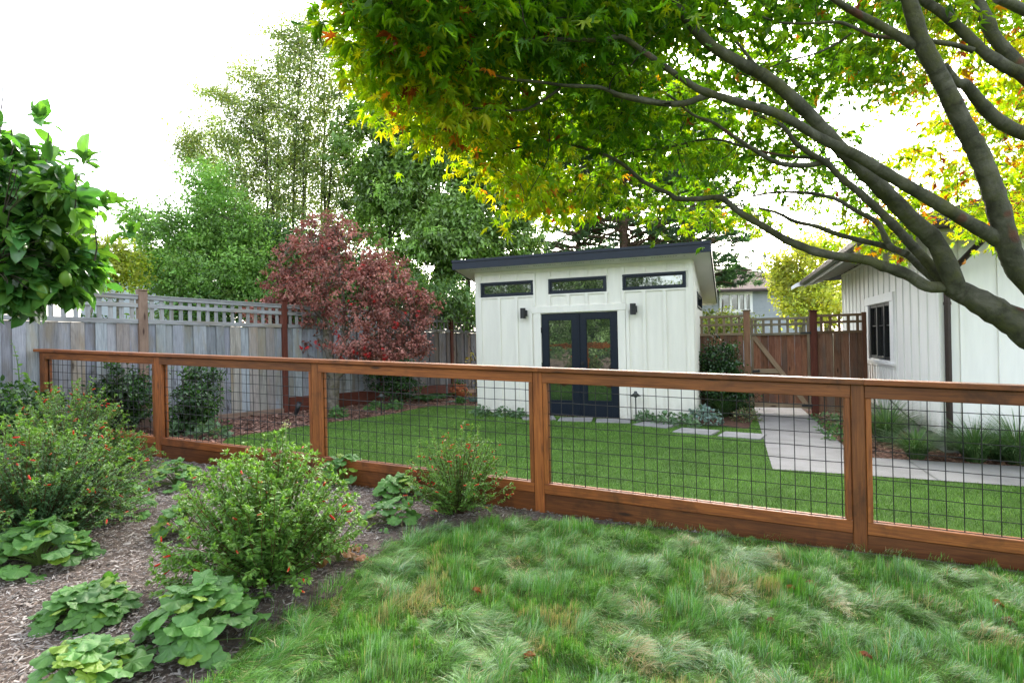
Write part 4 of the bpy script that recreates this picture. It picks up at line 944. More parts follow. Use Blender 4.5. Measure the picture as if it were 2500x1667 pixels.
# ------------------------------------------------------------------ trees behind the fences
PG = [(.045, .095, .028), (.075, .135, .040), (.11, .16, .055)]
PD = [(.06, .14, .04), (.09, .20, .05), (.19, .29, .07)]
PY = [(.30, .36, .04), (.46, .48, .04), (.22, .33, .04)]
def tz0(p): return np.array([p[0], p[1], float(tz(p[0]))])
def stem(x0, x1, y1, Y, o=0, y0=None):
    b = tz0(dv(x0, 700, Y)); return [b, b * .5 + dv((x0 * .6 + x1 * .4), (700 + y1) / 2, Y + o) * .5 + rng.normal(0, .1, 3), dv((x0 + x1) / 2, (700 + y1) / 2, Y + o), dv(x1, y1, Y + o)]
Yb = 17.5
leafy('birch_tree', 'tall airy small leaved tree with many thin upright stems left of the maple leaves', 'tree', tz0(dv(680, 700, Yb)),
      [(stem(x0, x1, y1, Yb, o), (.075, .055, .03, .012)) for x0, x1, y1, o in ((628, 600, 200, 0), (640, 640, 90, .4), (660, 690, 130, -.4), (690, 720, 60, .2), (715, 765, 80, .5), (725, 790, 150, -.2), (745, 745, 110, 0), (605, 520, 220, .3), (600, 450, 330, 0), (690, 700, 300, -.5), (650, 610, 330, -.6))],
      [b2(720, 70, 50, 50, Yb, 40), b2(660, 420, 110, 80, Yb, 80), b2(560, 350, 90, 60, Yb, 50), b2(700, 110, 65, 85, Yb, 70), b2(760, 130, 60, 110, Yb, 80), b2(640, 170, 70, 70, Yb, 70), b2(590, 240, 80, 60, Yb, 70), b2(700, 230, 100, 70, Yb, 110), b2(520, 210, 55, 18, Yb, 22), b2(470, 205, 40, 10, Yb, 9), b2(540, 300, 90, 55, Yb, 70), b2(640, 320, 110, 80, Yb, 120), b2(740, 330, 80, 90, Yb, 110), b2(450, 330, 60, 40, Yb, 36), b2(420, 355, 40, 16, Yb, 12), b2(500, 390, 80, 55, Yb, 70), b2(600, 430, 100, 70, Yb, 110), b2(710, 450, 90, 80, Yb, 110), b2(430, 310, 30, 20, Yb, 10), b2(560, 160, 50, 25, Yb, 16), b2(640, 60, 40, 30, Yb, 14), b2(700, 560, 110, 60, Yb, 90), b2(600, 560, 80, 60, Yb, 80), b2(560, 480, 80, 60, Yb, 70), b2(800, 520, 60, 60, Yb, 60), b2(790, 400, 60, 90, Yb, 80), b2(820, 230, 50, 100, Yb, 60)],
      72, .32, (T_DIA[0] * (.8, 1, 1), T_DIA[1]), .076, [(.15, .22, .075), (.20, .29, .10), (.26, .33, .11), (.34, .34, .06)], M_lf, M_darkbark, 31, 'trees behind the board fence', 700, .013, droop=.5, cvar=.25, elong=1.7)
Yl = 17
leafy('laurel_tree', 'dense dark green evergreen tree right behind the red maple and beside the shed roof', 'tree', tz0(dv(1010, 700, Yl)),
      [(stem(900, 890, 420, Yl), (.16, .13, .09, .04)), (stem(1000, 1010, 330, Yl, .4), (.18, .14, .1, .04)), (stem(1075, 1090, 420, Yl, -.4), (.12, .1, .06, .03)), (stem(960, 850, 300, Yl, .3), (.12, .1, .06, .03))],
      [b2(1100, 480, 100, 75, Yl, 130), b2(1180, 540, 60, 60, Yl + .2, 60), b2(1000, 430, 110, 80, Yl, 130), b2(900, 430, 90, 80, Yl, 110), b2(1030, 540, 110, 60, Yl - .8, 120), b2(940, 540, 80, 60, Yl, 70), b2(850, 330, 90, 90, Yl, 90), b2(960, 320, 100, 80, Yl, 110), b2(1120, 360, 110, 80, Yl, 110), b2(1060, 240, 120, 80, Yl, 100), b2(920, 220, 90, 70, Yl, 80), b2(1080, 600, 70, 40, Yl - .3, 46), b2(1210, 440, 60, 60, Yl + .5, 50), b2(860, 500, 60, 60, Yl + .4, 60), b2(1000, 640, 70, 36, Yl, 30), b2(900, 630, 60, 36, Yl + .6, 24)],
      70, .30, T_LANCE, .135, [(.12, .215, .05), (.18, .31, .07), (.27, .41, .095)], M_lf_gloss, M_darkbark, 32, 'trees behind the board fence', 160, .03, droop=.45, cvar=.34, elong=.8)
Yr = 14.2
leafy('locust_tree', 'bushy bright green tree with fine leaves rising behind the lattice fence', 'tree', tz0(dv(470, 700, Yr)),
      [(stem(440, 420, 500, Yr), (.06, .05, .03, .012)), (stem(475, 490, 430, Yr, .3), (.06, .05, .03, .012)), (stem(500, 540, 480, Yr, -.2), (.05, .04, .03, .01))],
      [b2(450, 520, 90, 70, Yr, 110), b2(520, 520, 70, 70, Yr, 90), b2(400, 560, 90, 60, Yr, 90), b2(480, 430, 60, 55, Yr, 60), b2(330, 520, 40, 45, Yr + .3, 34), b2(310, 500, 22, 22, Yr + .3, 12), b2(360, 620, 80, 45, Yr, 80), b2(470, 620, 100, 55, Yr - .3, 100), b2(570, 600, 60, 60, Yr, 60), b2(430, 660, 120, 36, Yr, 80), b2(580, 670, 70, 30, Yr, 40)],
      62, .24, T_DIA, .075, [(.145, .28, .07), (.21, .39, .09), (.31, .49, .10)], M_lf, M_greybark, 33, 'trees behind the board fence', 220, .010, droop=.2, cvar=.28, elong=1.3)
leafy('understorey_tree', 'shaded dark green growth between the thin stems just above the lattice', 'tree', tz0(dv(700, 700, 15.5)),
      [(stem(640, 640, 600, 15.5), (.05, .04, .03, .012)), (stem(760, 770, 560, 15.5), (.05, .04, .03, .012))],
      [b2(600, 560, 70, 50, 15.5, 60), b2(700, 580, 60, 50, 15.8, 50), b2(620, 640, 80, 50, 15.5, 80), b2(720, 640, 90, 60, 15.5, 90), b2(820, 640, 80, 60, 15.5, 80), b2(900, 670, 80, 40, 15.0, 60), b2(1020, 690, 80, 30, 15.5, 50), b2(560, 690, 80, 30, 15, 40), b2(650, 722, 70, 24, 14.5, 50), b2(760, 725, 70, 24, 15, 50), b2(860, 728, 70, 24, 15.5, 50), b2(960, 728, 70, 24, 16, 50), b2(1060, 728, 60, 24, 16.5, 40), b2(460, 715, 80, 20, 13.5, 40)],
      80, .27, T_LANCE, .11, PD, M_lf, M_darkbark, 34, 'trees behind the board fence', 30, .015)
leafy('golden_shrub', 'yellow green bush glowing behind the left end of the lattice fence', 'bush', tz0(dv(225, 700, 12.6)),
      [(stem(225, 220, 600, 12.6), (.03, .03, .02, .01)), (stem(260, 280, 600, 12.8), (.03, .03, .02, .01))],
      [b2(220, 610, 60, 48, 12.6, 70), b2(280, 620, 50, 45, 12.8, 50), b2(170, 640, 60, 45, 12.6, 50), b2(250, 570, 40, 25, 12.6, 20), b2(90, 650, 70, 40, 12.6, 40), b2(195, 560, 22, 18, 12.6, 8)],
      40, .15, T_DIA, .07, PY, M_lf, M_greybark, 35, None, 30, .012)
def conifer(label, x, y0, Y, hgt, r0, seed, fade, lean=0, green=1.0, zmin=.25):
    r = np.random.default_rng(seed); base = tz0(dv(x, y0, Y)); root = thing('conifer_tree', label, 'tree', base, 'conifers behind the shed')
    tm = MB(); top = base + np.array([lean, 0, hgt]); P = smooth_path([base, base + (top - base) * .4 + r.normal(0, .2, 3) * (1, 1, 0), top], 6); tube(tm, P, np.linspace(r0, .04, len(P)), 9)
    m = MB(); C = []; R = []
    for k in range(130):
        f = r.uniform(zmin, .98); p = base + (top - base) * f; a = r.uniform(0, 2 * PI); L = (1 - f * .75) * hgt * .34 * r.uniform(.6, 1.15)
        e = p + np.array([math.cos(a), math.sin(a), r.uniform(-.1, .35)]) * L; Q = limb(tm, p, e, .06, .018, r, .08, 7, 5, up=.2)
        for q in Q[2:]:
            for s in range(2):
                e2 = q + unit(1, r)[0] * (1, 1, .35) * L * .22; limb(tm, q, e2, .018, .008, r, .1, 4, 4)
                if f > fade or r.random() < .42: C.append(e2); R.append(unit(1, r)[0] * .3 + np.array([math.cos(a), math.sin(a), .2]))
    part('trunk', tm, M_brownbark, root, True)
    crown_leaves(m, np.array(C), np.array(R), int(60 * green), .26, (T_DIA[0] * (.5, 1, 1), T_DIA[1]), .15, [(.035, .085, .04), (.055, .12, .05), (.085, .16, .07)], r, .15, .35, None, .8, .25)
    part('crown', m, M_lf, root)
conifer('dark conifer with bare brown lower branches above the middle of the shed roof', 1450, 700, 24, 15, .34, 41, .36)
conifer('conifer with flat dark sprays above the right end of the shed roof', 1560, 700, 26, 13, .26, 42, .05, 1.0, 1.2, .30)
conifer('thin bare conifer trunk between the laurel and the other conifers', 1330, 700, 25, 14, .2, 43, .55)
leafy('yellow_tree', 'sunlit yellow green tree beyond the garden gate and under the house eave', 'tree', tz0(dv(1850, 700, 20)),
      [(stem(1850, 1840, 600, 20), (.14, .1, .07, .03)), (stem(1900, 1910, 600, 20.5), (.12, .1, .06, .03))],
      [b2(1815, 640, 45, 50, 20, 60), b2(1860, 610, 70, 60, 20, 90), b2(1910, 650, 60, 70, 20, 70), b2(1850, 690, 60, 45, 20, 55), b2(1880, 700, 90, 50, 19.5, 70), b2(1950, 600, 60, 60, 21, 50), b2(1810, 600, 30, 25, 20, 14), b2(1870, 560, 50, 25, 20, 26)],
      40, .32, T_DIA, .12, [(.34, .38, .09), (.44, .46, .09), (.20, .30, .10), (.42, .36, .09)], M_lf_maple, M_greybark, 36, None, 120, .02, elong=1.2)
leafy('vine_bush', 'pale green bush behind the lattice between the shed and the gate post', 'bush', tz0(dv(1665, 700, 13.6)),
      [(stem(1660, 1660, 690, 13.6), (.03, .02, .02, .01))], [b2(1650, 735, 36, 22, 13.6, 30), b2(1700, 750, 36, 18, 13.6, 24), b2(1640, 765, 50, 28, 13.2, 30)], 34, .13, T_OVAL, .06, [(.12, .2, .04), (.22, .28, .05), (.3, .26, .05)], M_lf, M_greybark, 37, None, 14, .01)
for x, y, lab, pal, sd in ((-16.0, -5.0, 'broad green tree behind the viewer, left one of the row mirrored in the shed windows', PG, 201), (-12.2, -6.5, 'broad green tree behind the viewer, middle one mirrored in the shed windows', PG, 202), (-8.6, -6.0, 'dark green tree behind the viewer, right one mirrored in the shed windows', PG, 203)):
    b_ = tz0((x, y, 0)); leafy('garden_tree', lab, 'tree', b_, [([b_, b_ + (0, 0, 2), b_ + (.2, 0, 4.5)], (.14, .1, .05))], [(b_ + (0, 0, 4.4), (2.3, 1.8, 3.0), 190), (b_ + (0, .4, 1.6), (2.3, 1.0, 1.4), 70)], 60, .32, T_DIA, .17, pal, M_lf, M_greybark, sd, 'trees behind the viewer', 30)
# ------------------------------------------------------------------ near lemon tree at the left edge
lr_ = np.random.default_rng(51)
root = thing('lemon_tree', 'glossy large leaved lemon tree reaching in from the left edge', 'tree', (-3.1, 2.75, float(tz(-3.1))))
tm = MB(); tb = np.array([-3.1, 2.75, float(tz(-3.1)) - .05]); P = smooth_path([tb, tb + (-.02, .03, .5), tb + (.0, .05, .95), tb + (.25, .05, 1.4), tb + (.55, .05, 1.85)], 4); tube(tm, P, np.linspace(.07, .03, len(P)), 9)
blobs = [b2(0, 370, 70, 70, 2.7, 34, .3), b2(40, 450, 80, 60, 2.75, 44, .35), b2(20, 560, 85, 70, 2.75, 50, .4), b2(85, 470, 50, 50, 2.7, 22, .25), b2(115, 590, 50, 32, 2.75, 26, .25), b2(75, 640, 55, 28, 2.75, 22, .25), b2(-70, 420, 100, 170, 2.8, 50, .4), b2(-15, 290, 25, 25, 2.65, 6, .15), b2(150, 435, 22, 45, 2.6, 9, .12), b2(175, 575, 20, 14, 2.7, 5, .1), b2(128, 665, 16, 22, 2.7, 6, .1), b2(-20, 640, 60, 35, 2.7, 18, .3), b2(70, 540, 70, 50, 2.6, 24, .2), b2(150, 610, 45, 30, 2.8, 18, .2), b2(30, 680, 60, 22, 2.75, 16, .25), b2(185, 615, 22, 20, 2.8, 7, .1)]
blobs = [(b[0] + np.array([-.19, 0, .03]), np.asarray(b[1]) * .95, int(b[2] * 1.25)) for b in blobs]
C, R, W = blob_clusters(blobs, lr_)
for i in range(len(C)):
    q = P[6 + np.argmin(np.linalg.norm(P[6:] - C[i], axis=1))]; limb(tm, q, C[i], .0045, .002, lr_, .08, 7, 5) if i % 2 else None
for x, y, Y in ((5, 190, 2.9), (112, 300, 2.9), (175, 400, 2.9), (225, 470, 2.9), (30, 270, 2.9), (90, 340, 2.9)):
    limb(tm, dv(x - 8, y + 130, Y), dv(x, y, Y), .004, .002, lr_, .03, 5, 5, (1, 1, 1), 0); C = np.concatenate([C, [dv(x - 3, y + 40, Y)]]); R = np.concatenate([R, [UP * 1.0]])
part('trunk', tm, M_darkbark, root, True)
m = MB(); C = C + np.array([0, .25, 0]); crown_leaves(m, C, R, 14, .055, (T_OVAL[0] * (.90, 1, 1.4), T_OVAL[1]), .086, [(.04, .125, .035), (.06, .17, .042), (.095, .23, .05), (.18, .33, .05)], lr_, .25, .9, None, .8, .12, .28)
part('crown', m, M_lf_gloss, root)
for x, y in ((150, 640), (98, 668)):
    c = dv(x, y, 2.85); fm = MB(); lathe(fm, c, [(.0005, -.042), (.008, -.038), (.022, -.02), (.027, 0), (.022, .022), (.009, .036), (.0005, .04)], 12, (.12, .24, .025)); part('lemon', fm, M_flower, root, True)

# ------------------------------------------------------------------ evergreen shrubs
def shrub(name, label, x, y, Y, w, h, n, size, pal, mat, seed, T=T_OVAL, group=None, shoots=0, cat='shrub', per=26, sig=.07, base=None, **kw):
    r = np.random.default_rng(seed); b = tz0(D(x, y, Y)) if base is None else base
    blobs = [(b + (r.uniform(-.2, .2) * w, r.uniform(-.15, .15) * w, h * f), (w / 2 * s, w / 2 * s * .9, h * .26), int(n * s / 2.6)) for f, s in ((.26, .8), (.5, 1.0), (.76, .75))]
    tr = [([b - UP * .05, b + (r.normal(0, .05), r.normal(0, .05), h * .4), b + (r.normal(0, .15) * w, r.normal(0, .1) * w, h * .85)], (.016, .012, .005)) for _ in range(5)]
    return leafy(name, label, cat, b, tr, blobs, per, sig, T, size, pal, mat, M_darkbark, seed, group, 30, .007, **kw)
PS = [(.018, .060, .018), (.030, .085, .022), (.050, .120, .028), (.10, .20, .03)]
g_ = 'dark evergreen shrubs planted along the board fence'
shrub('evergreen_shrub', 'wide dark evergreen shrub behind the first wire panel from the left', 285, 1050, 8.55, .98, 1.02, 120, .055, PS, M_lf_gloss, 61, group=g_, per=34)
shrub('evergreen_shrub', 'upright dark evergreen shrub behind the second wire panel, bark around it', 468, 1045, 8.75, .72, .98, 100, .055, PS, M_lf_gloss, 62, group=g_, per=34)
shrub('evergreen_shrub', 'dark small leaved shrub in the shade right of the red maple trunk', 972, 985, 12.9, 1.15, 1.25, 130, .05, PS[:3], M_lf_gloss, 63, group=g_, per=34)
shrub('evergreen_shrub', 'low dark shrub at the left edge with one tall pale shoot', 20, 1010, 7.3, 1.2, .85, 110, .055, PS, M_lf_gloss, 64, group=g_, per=30)
r4 = np.random.default_rng(65)
sroot = [o for o in COL.objects if o.name.startswith('evergreen_shrub') and o.type == 'EMPTY'][-1]
m = MB(); P = smooth_path([D(48, 960, 7.2), D(46, 915, 7.2), D(40, 870, 7.2), D(28, 832, 7.2)], 4); n = 22
tube(m, P, np.linspace(.008, .002, len(P)), 5, (.1, .2, .04)); k = np.linspace(0, len(P) - 1, n).astype(int)
scatter(m, T_OVAL, P[k], unit(n, r4) * (1, 1, .3) + UP * .4, unit(n, r4) + UP, np.linspace(.08, .03, n), np.tile((.12, .25, .04), (n, 1)) * r4.uniform(.7, 1.3, (n, 1)))
P = smooth_path([D(85, 990, 7.2), D(78, 950, 7.2), D(70, 915, 7.2)], 4); k = np.linspace(0, len(P) - 1, n).astype(int)
scatter(m, T_OVAL, P[k], unit(n, r4) * (1, 1, .3) + UP * .5, unit(n, r4) + UP, .08, np.tile((.13, .27, .04), (n, 1)) * r4.uniform(.7, 1.3, (n, 1)))
part('shoot', m, M_lf, sroot)
shrub('boxwood_shrub', 'rounded dark green shrub between the shed corner and the gate post', 0, 0, 0, 1.0, 1.52, 210, .045, PS[:3], M_lf_gloss, 66, per=40, base=tz0(gt(-1.12, -.62)))
shrub('sapling', 'thin sapling with sparse yellow leaves beside the left corner of the shed', 0, 0, 0, .8, 1.6, 14, .06, [(.3, .22, .04), (.4, .3, .05), (.2, .2, .05)], M_lf, 67, T=T_OVAL, per=9, base=tz0(sh(-3.3, .9)))

# ------------------------------------------------------------------ red flowered shrubs in the near bed
fl = MB()
lathe(fl, (0, 0, 0), [(.0012, 0), (.0032, .003), (.0036, .010), (.0032, .019), (.0030, .022)], 7, (.62, .035, .012))
lathe(fl, (0, 0, 0), [(.0030, .022), (.0038, .025), (.0008, .026)], 7, (.70, .28, .12))
FLM = fl.mesh('flower', (0, 0, 0), True); FLM.materials.append(M_flower)
def cuphea(label, c, R, H, ns, nf, seed, pal, leaf=.030, tipc=(.16, .30, .045), squash=.9):
    r = np.random.default_rng(seed); c = tz0(np.asarray(c, float)); root = thing('flowering_shrub', label, 'shrub', c, 'red flowered shrubs in the mulch bed')
    sm = MB(); lm = MB(); fpos = []
    for i in range(ns):
        a = r.uniform(0, 2 * PI); q = r.random() ** .55; el = (1 - q ** 2.2) ** .5
        e = c + np.array([math.cos(a) * R * q, math.sin(a) * R * q * squash, H * (.10 + .90 * el) * (r.uniform(.80, 1.08) if r.random() < .7 else r.uniform(.35, .85))])
        b = c + np.array([math.cos(a), math.sin(a), 0]) * R * .12 * r.random(); mid = b * .40 + e * .60 + UP * H * .22 * r.uniform(-.6, 1.2) + unit(1, r)[0] * R * .10
        n = 9; t = np.linspace(0, 1, n)[:, None]; P = (1 - t) ** 2 * b + 2 * t * (1 - t) * mid + t ** 2 * e
        tube(sm, P, np.linspace(.0032, .001, n), 4, np.linspace((.07, .045, .022), (.16, .07, .03), n), False)
        k = int(r.integers(26, 40)); ts = np.sort(r.uniform(.10, 1, k) ** .85)[:, None]
        pos = (1 - ts) ** 2 * b + 2 * ts * (1 - ts) * mid + ts ** 2 * e; tan = 2 * (1 - ts) * (mid - b) + 2 * ts * (e - mid); tan /= np.linalg.norm(tan, axis=1)[:, None]
        for sgn in (1, -1):
            w = unit(k, r) * .5 + sgn * np.cross(tan, UP + unit(1, r) * .6); w /= np.linalg.norm(w, axis=1)[:, None]
            d = w * .95 + tan * .65 + UP * .1; f = ts ** 5
            col = pick(pal, k, r, .16) * (1 - f) + np.array(tipc) * f * r.uniform(.8, 1.3, (k, 1))
            scatter(lm, T_LANCE, pos, d, UP + unit(k, r) * .55, leaf * (1.15 - .5 * ts[:, 0]) * (1 + r.normal(0, .18, k)).clip(.5, 1.5), col)
        kk = 7; d = tan[-1] * .8 + unit(kk, r) * .8; scatter(lm, T_LANCE, np.tile(e, (kk, 1)), d, UP + unit(kk, r) * .6, leaf * .72, np.tile(tipc, (kk, 1)) * r.uniform(.75, 1.3, (kk, 1)))
        for _ in range(2):
            j = r.integers(max(0, k - 9), k); fpos.append((pos[j], tan[j], q))
    part('stem', sm, M_stem, root); part('foliage', lm, M_lf, root)
    for j in r.choice(len(fpos), min(nf, len(fpos)), False):
        p, tn, q = fpos[j]; d = Vector(tn * .5 + np.array([r.normal(), r.normal(), r.normal() * .4 - .15])).normalized()
        o = bpy.data.objects.new('flower', FLM); COL.objects.link(o); o.parent = root; o.location = Vector(p - c + np.array(d) * .012); o.rotation_euler = d.to_track_quat('Z', 'Y').to_euler()
        s = r.uniform(1.2, 1.75); o.scale = (s, s, s)
    return root
PC = [(.055, .130, .050), (.085, .185, .070), (.125, .24, .105), (.075, .16, .075)]
PC2 = [(.085, .20, .036), (.13, .28, .048), (.19, .35, .065), (.095, .20, .055)]
cuphea('big bright green shrub with scattered red tube flowers in the middle of the mulch bed', gv(612, 1338), .62, .86, 340, 60, 71, PC2, .046)
cuphea('wide dark green shrub full of red flowers at the left edge of the picture', gv(85, 1238), .80, .86, 500, 100, 72, PC, .038)
cuphea('red flowered shrub farthest back, before the left end of the wire fence', (-4.50, 5.80, 0), .62, 1.0, 300, 100, 73, PC, .036)
cuphea('low red flowered shrub spreading under the second wire panel', gv(250, 1095), .55, .48, 200, 70, 74, PC, .036)
cuphea('upright red flowered shrub against the wire fence left of its middle post', (-.50, 4.98, 0), .50, .76, 170, 80, 75, PC2, .034)

# ------------------------------------------------------------------ big lobed leaf plants
def lobed_template(seed=0, cup=.10):
    r = np.random.default_rng(seed); n = 48; a = np.linspace(-PI * .94, PI * .93, n); V = [(0, 0, 0)]
    for f in (.5, 1.0):
        for x in a:
            lob = .74 + .30 * f * abs(math.cos(x * 2.5)) ** .75 + .045 * f * abs(math.cos(x * 10)); R_ = f * lob * (.50 - .05 * abs(x) / PI)
            V.append((math.sin(x) * R_, math.cos(x) * R_ + .06, cup * f * f * (.35 + .5 * math.cos(x * 5)) - .14 * f * f + r.normal(0, .012)))
    F3 = [[0, i + 2, i + 1] for i in range(n - 1)]
    for i in range(n - 1): F3 += [[1 + i, 2 + i, 2 + n + i], [1 + i, 2 + n + i, 1 + n + i]]
    return np.array(V, float), np.array(F3)
T_HEU = [lobed_template(i, c) for i, c in ((0, .09), (1, .15), (2, .05))]
def heuchera(label, c, R, H, n, size, seed, pal=((.085, .205, .045), (.12, .27, .055), (.10, .225, .065)), young=.16):
    r = np.random.default_rng(seed); c = tz0(np.asarray(c, float)); root = thing('lobed_plant', label, 'plant', c, 'round lobed leaf plants in the mulch bed')
    sm = MB(); lm = MB()
    for i in range(n):
        a = i * 2.39996 + r.normal(0, .25); q = ((i + .5) / n) ** .6 * r.uniform(.85, 1.1); h = H * (1 - q ** 2.3 * .86) * r.uniform(.85, 1.12)
        e = c + np.array([math.cos(a) * R * q * .9, math.sin(a) * R * q * .9, h]); out = np.array([math.cos(a), math.sin(a), 0])
        t = np.linspace(0, 1, 6)[:, None]; mid = c + out * R * q * .35 + UP * h * .9; P = (1 - t) ** 2 * c + 2 * t * (1 - t) * mid + t ** 2 * e
        tube(sm, P, .0022, 4, (.14, .22, .05), False)
        d = out * (.8 + .3 * q) - UP * (q * .75 - .25) + r.normal(0, .22, 3); nv = UP * (1.05 - .55 * q) + out * (.25 + .65 * q) + r.normal(0, .22, 3)
        col = pick(pal, 1, r, .12); yng = r.random() < young
        if yng: col = np.array([(.20, .32, .035)]) * r.uniform(.8, 1.2)
        scatter(lm, T_HEU[i % 3], e[None], d[None], nv[None], np.array([size * r.uniform(.72, 1.2) * (.75 if yng else 1)]), col)
    part('stem', sm, M_stem, root); part('foliage', lm, M_lf_heu, root, True)
    return root
hv = lambda x, y: gv(x, y)
heuchera('lobed leaf plant at the left edge under the dark flowering shrub', hv(92, 1300), .30, .27, 80, .140, 81)
heuchera('flat lobed leaf plant between the two larger ones near the bottom left', hv(202, 1418), .25, .17, 66, .122, 82)
heuchera('largest lobed leaf plant, next to the lawn edge', hv(455, 1478), .31, .28, 100, .125, 83)
heuchera('nearest lobed leaf plant, cut off by the bottom edge of the photo', hv(190, 1600), .25, .22, 74, .125, 84, young=.3)
heuchera('lobed leaf plant poking out below the dark flowering shrub at the mulch path', hv(268, 1188), .30, .27, 56, .11, 85)
heuchera('lobed leaf plant behind the big bright shrub, near the second fence post', hv(405, 1118), .32, .24, 60, .11, 86, young=.3)
heuchera('lobed leaf plant tucked under the left side of the big bright shrub', hv(425, 1230), .24, .24, 56, .11, 87, young=.25)
heuchera('small lobed leaf plant touching the upright shrub by the fence', hv(912, 1148), .24, .22, 36, .12, 88)
heuchera('small lobed leaf plant alone on the mulch near the lawn corner', hv(895, 1203), .25, .19, 38, .115, 89)
heuchera('lobed leaf plant showing above the right side of the big bright shrub', hv(790, 1112), .26, .30, 36, .13, 90)
heuchera('reddish lobed leaf plant at the right foot of the big bright shrub', hv(778, 1292), .17, .15, 22, .085, 91, ((.30, .07, .025), (.22, .10, .03), (.14, .12, .04)), 0)
fr_ = np.random.default_rng(92); c = tz0(hv(650, 1130)); root = thing('dried_flower', 'thin pale dried flower stalk standing before the second wire panel', 'flower', c)
top = dv(657, 975, c[1]); m = MB(); P = smooth_path([c, c * .5 + top * .5 + (.01, 0, 0), top], 5); tube(m, P, np.linspace(.004, .002, len(P)), 6, (.40, .38, .22)); part('stem', m, M_stem, root)
m = MB(); n = 40; scatter(m, T_DIA, top + fr_.normal(0, .018, (n, 3)), unit(n, fr_), unit(n, fr_), .022, np.tile((.55, .52, .30), (n, 1)))
n = 3; scatter(m, T_OVAL, np.array([dv(655, 1020, c[1])] * n), unit(n, fr_), unit(n, fr_), .05, np.tile((.30, .38, .22), (n, 1))); part('flower_head', m, M_lf, root)

# ------------------------------------------------------------------ plants of the back bed and along the houses
def cushion(name, label, cat, c, R, H, n, size, pal, seed, T=T_OVAL, group=None, mat=None, up=.5):
    r = np.random.default_rng(seed); c = tz0(np.asarray(c, float)); d = unit(n, r); d[:, 2] = np.abs(d[:, 2]); q = r.uniform(.55, 1, (n, 1))
    pos = c + d * np.array([R, R, H]) * q; m = MB()
    scatter(m, T, pos, d * .7 + unit(n, r) * .6, d * .6 + UP * up + unit(n, r) * .5, size * (1 + r.normal(0, .25, n)).clip(.5, 1.6), pick(pal, n, r, .2))
    return single(name, m, mat or M_lf, label, cat, c, group)
PGC = [(.09, .17, .07), (.13, .22, .11), (.17, .27, .15)]; PBL = [(.16, .24, .22), (.22, .32, .30), (.14, .2, .16)]
HT = (T_HEU[0][0], T_HEU[0][1])
g_ = 'ground cover along the front of the shed'
for k, (x, y, R, H, lab) in enumerate(((205, 1275, .25, .24, 'scalloped ground cover clump at the left corner of the shed'), (520, 1280, .22, .22, 'middle clump of ground cover left of the shed door'), (750, 1290, .21, .19, 'ground cover clump nearest to the door on its left side'))):
    c = G(*ZC(x, y)); cushion('ground_cover', lab, 'plant', c, R, H, 120, .055, PGC, 100 + k, HT, g_, M_lf_heu)
for k, (x, y, R, H, lab) in enumerate(((430, 1060, .22, .24, 'ground cover clump beside the path light right of the door'), (720, 1095, .26, .25, 'second ground cover clump right of the path light'), (1000, 1125, .27, .26, 'green ground cover clump by the right corner board of the shed'))):
    c = G(*ZD(x, y)); cushion('ground_cover', lab, 'plant', c, R, H, 150, .055, PGC, 110 + k, HT, g_, M_lf_heu)
cushion('blue_ground_cover', 'blue grey leaved clump around the right corner of the shed', 'plant', G(*ZD(1290, 1090)), .36, .36, 300, .05, PBL, 115, HT, None, M_lf_heu)
cushion('speckled_shrub', 'low red and green leaved shrub beside the top of the concrete path', 'shrub', G(*ZD(1880, 1050)), .30, .26, 420, .035, [(.08, .14, .05), (.16, .2, .09), (.2, .08, .06)], 116)
for k, (x, y, R, H, lab) in enumerate(((590, 1035, .22, .22, 'light green mound on the bark just below the red maple trunk'), (1020, 945, .26, .2, 'leafy plant left of the path light in the bark bed'), (1240, 940, .22, .2, 'leafy plant right of the path light in the bark bed'), (1990, 870, .15, .16, 'small plant on dark bark in front of the terracotta planter'))):
    cushion('bed_plant', lab, 'plant', G(*ZF(x, y)), R, H, 110, .06, [(.07, .17, .05), (.12, .24, .06), (.09, .2, .07)], 120 + k, T_HEU[1], 'small plants in the bark bed', M_lf_heu)
for k, (x, y, R, H, lab) in enumerate(((1025, 1088, .24, .26, 'pale green clump half hidden by the second fence post'), (1215, 1105, .30, .24, 'pale green clump on the bark below the second wire panel'))):
    cushion('bed_plant', lab, 'plant', G(*Z2(x, y)), R, H, 120, .07, PGC, 130 + k, T_HEU[0], 'small plants in the bark bed', M_lf_heu)
for k, (x, y, R, H, lab) in enumerate(((600, 830, .28, .16, 'leafy ground cover next to the gate end of the path'), (650, 930, .26, .16, 'leafy ground cover halfway along the right side of the path'), (720, 1000, .22, .15, 'leafy ground cover nearest to the bend of the path'))):
    cushion('bed_plant', lab, 'plant', G(*ZE(x, y)), R, H, 130, .06, [(.05, .13, .045), (.09, .19, .06), (.12, .22, .08)], 140 + k, T_OVAL, 'small plants along the path')
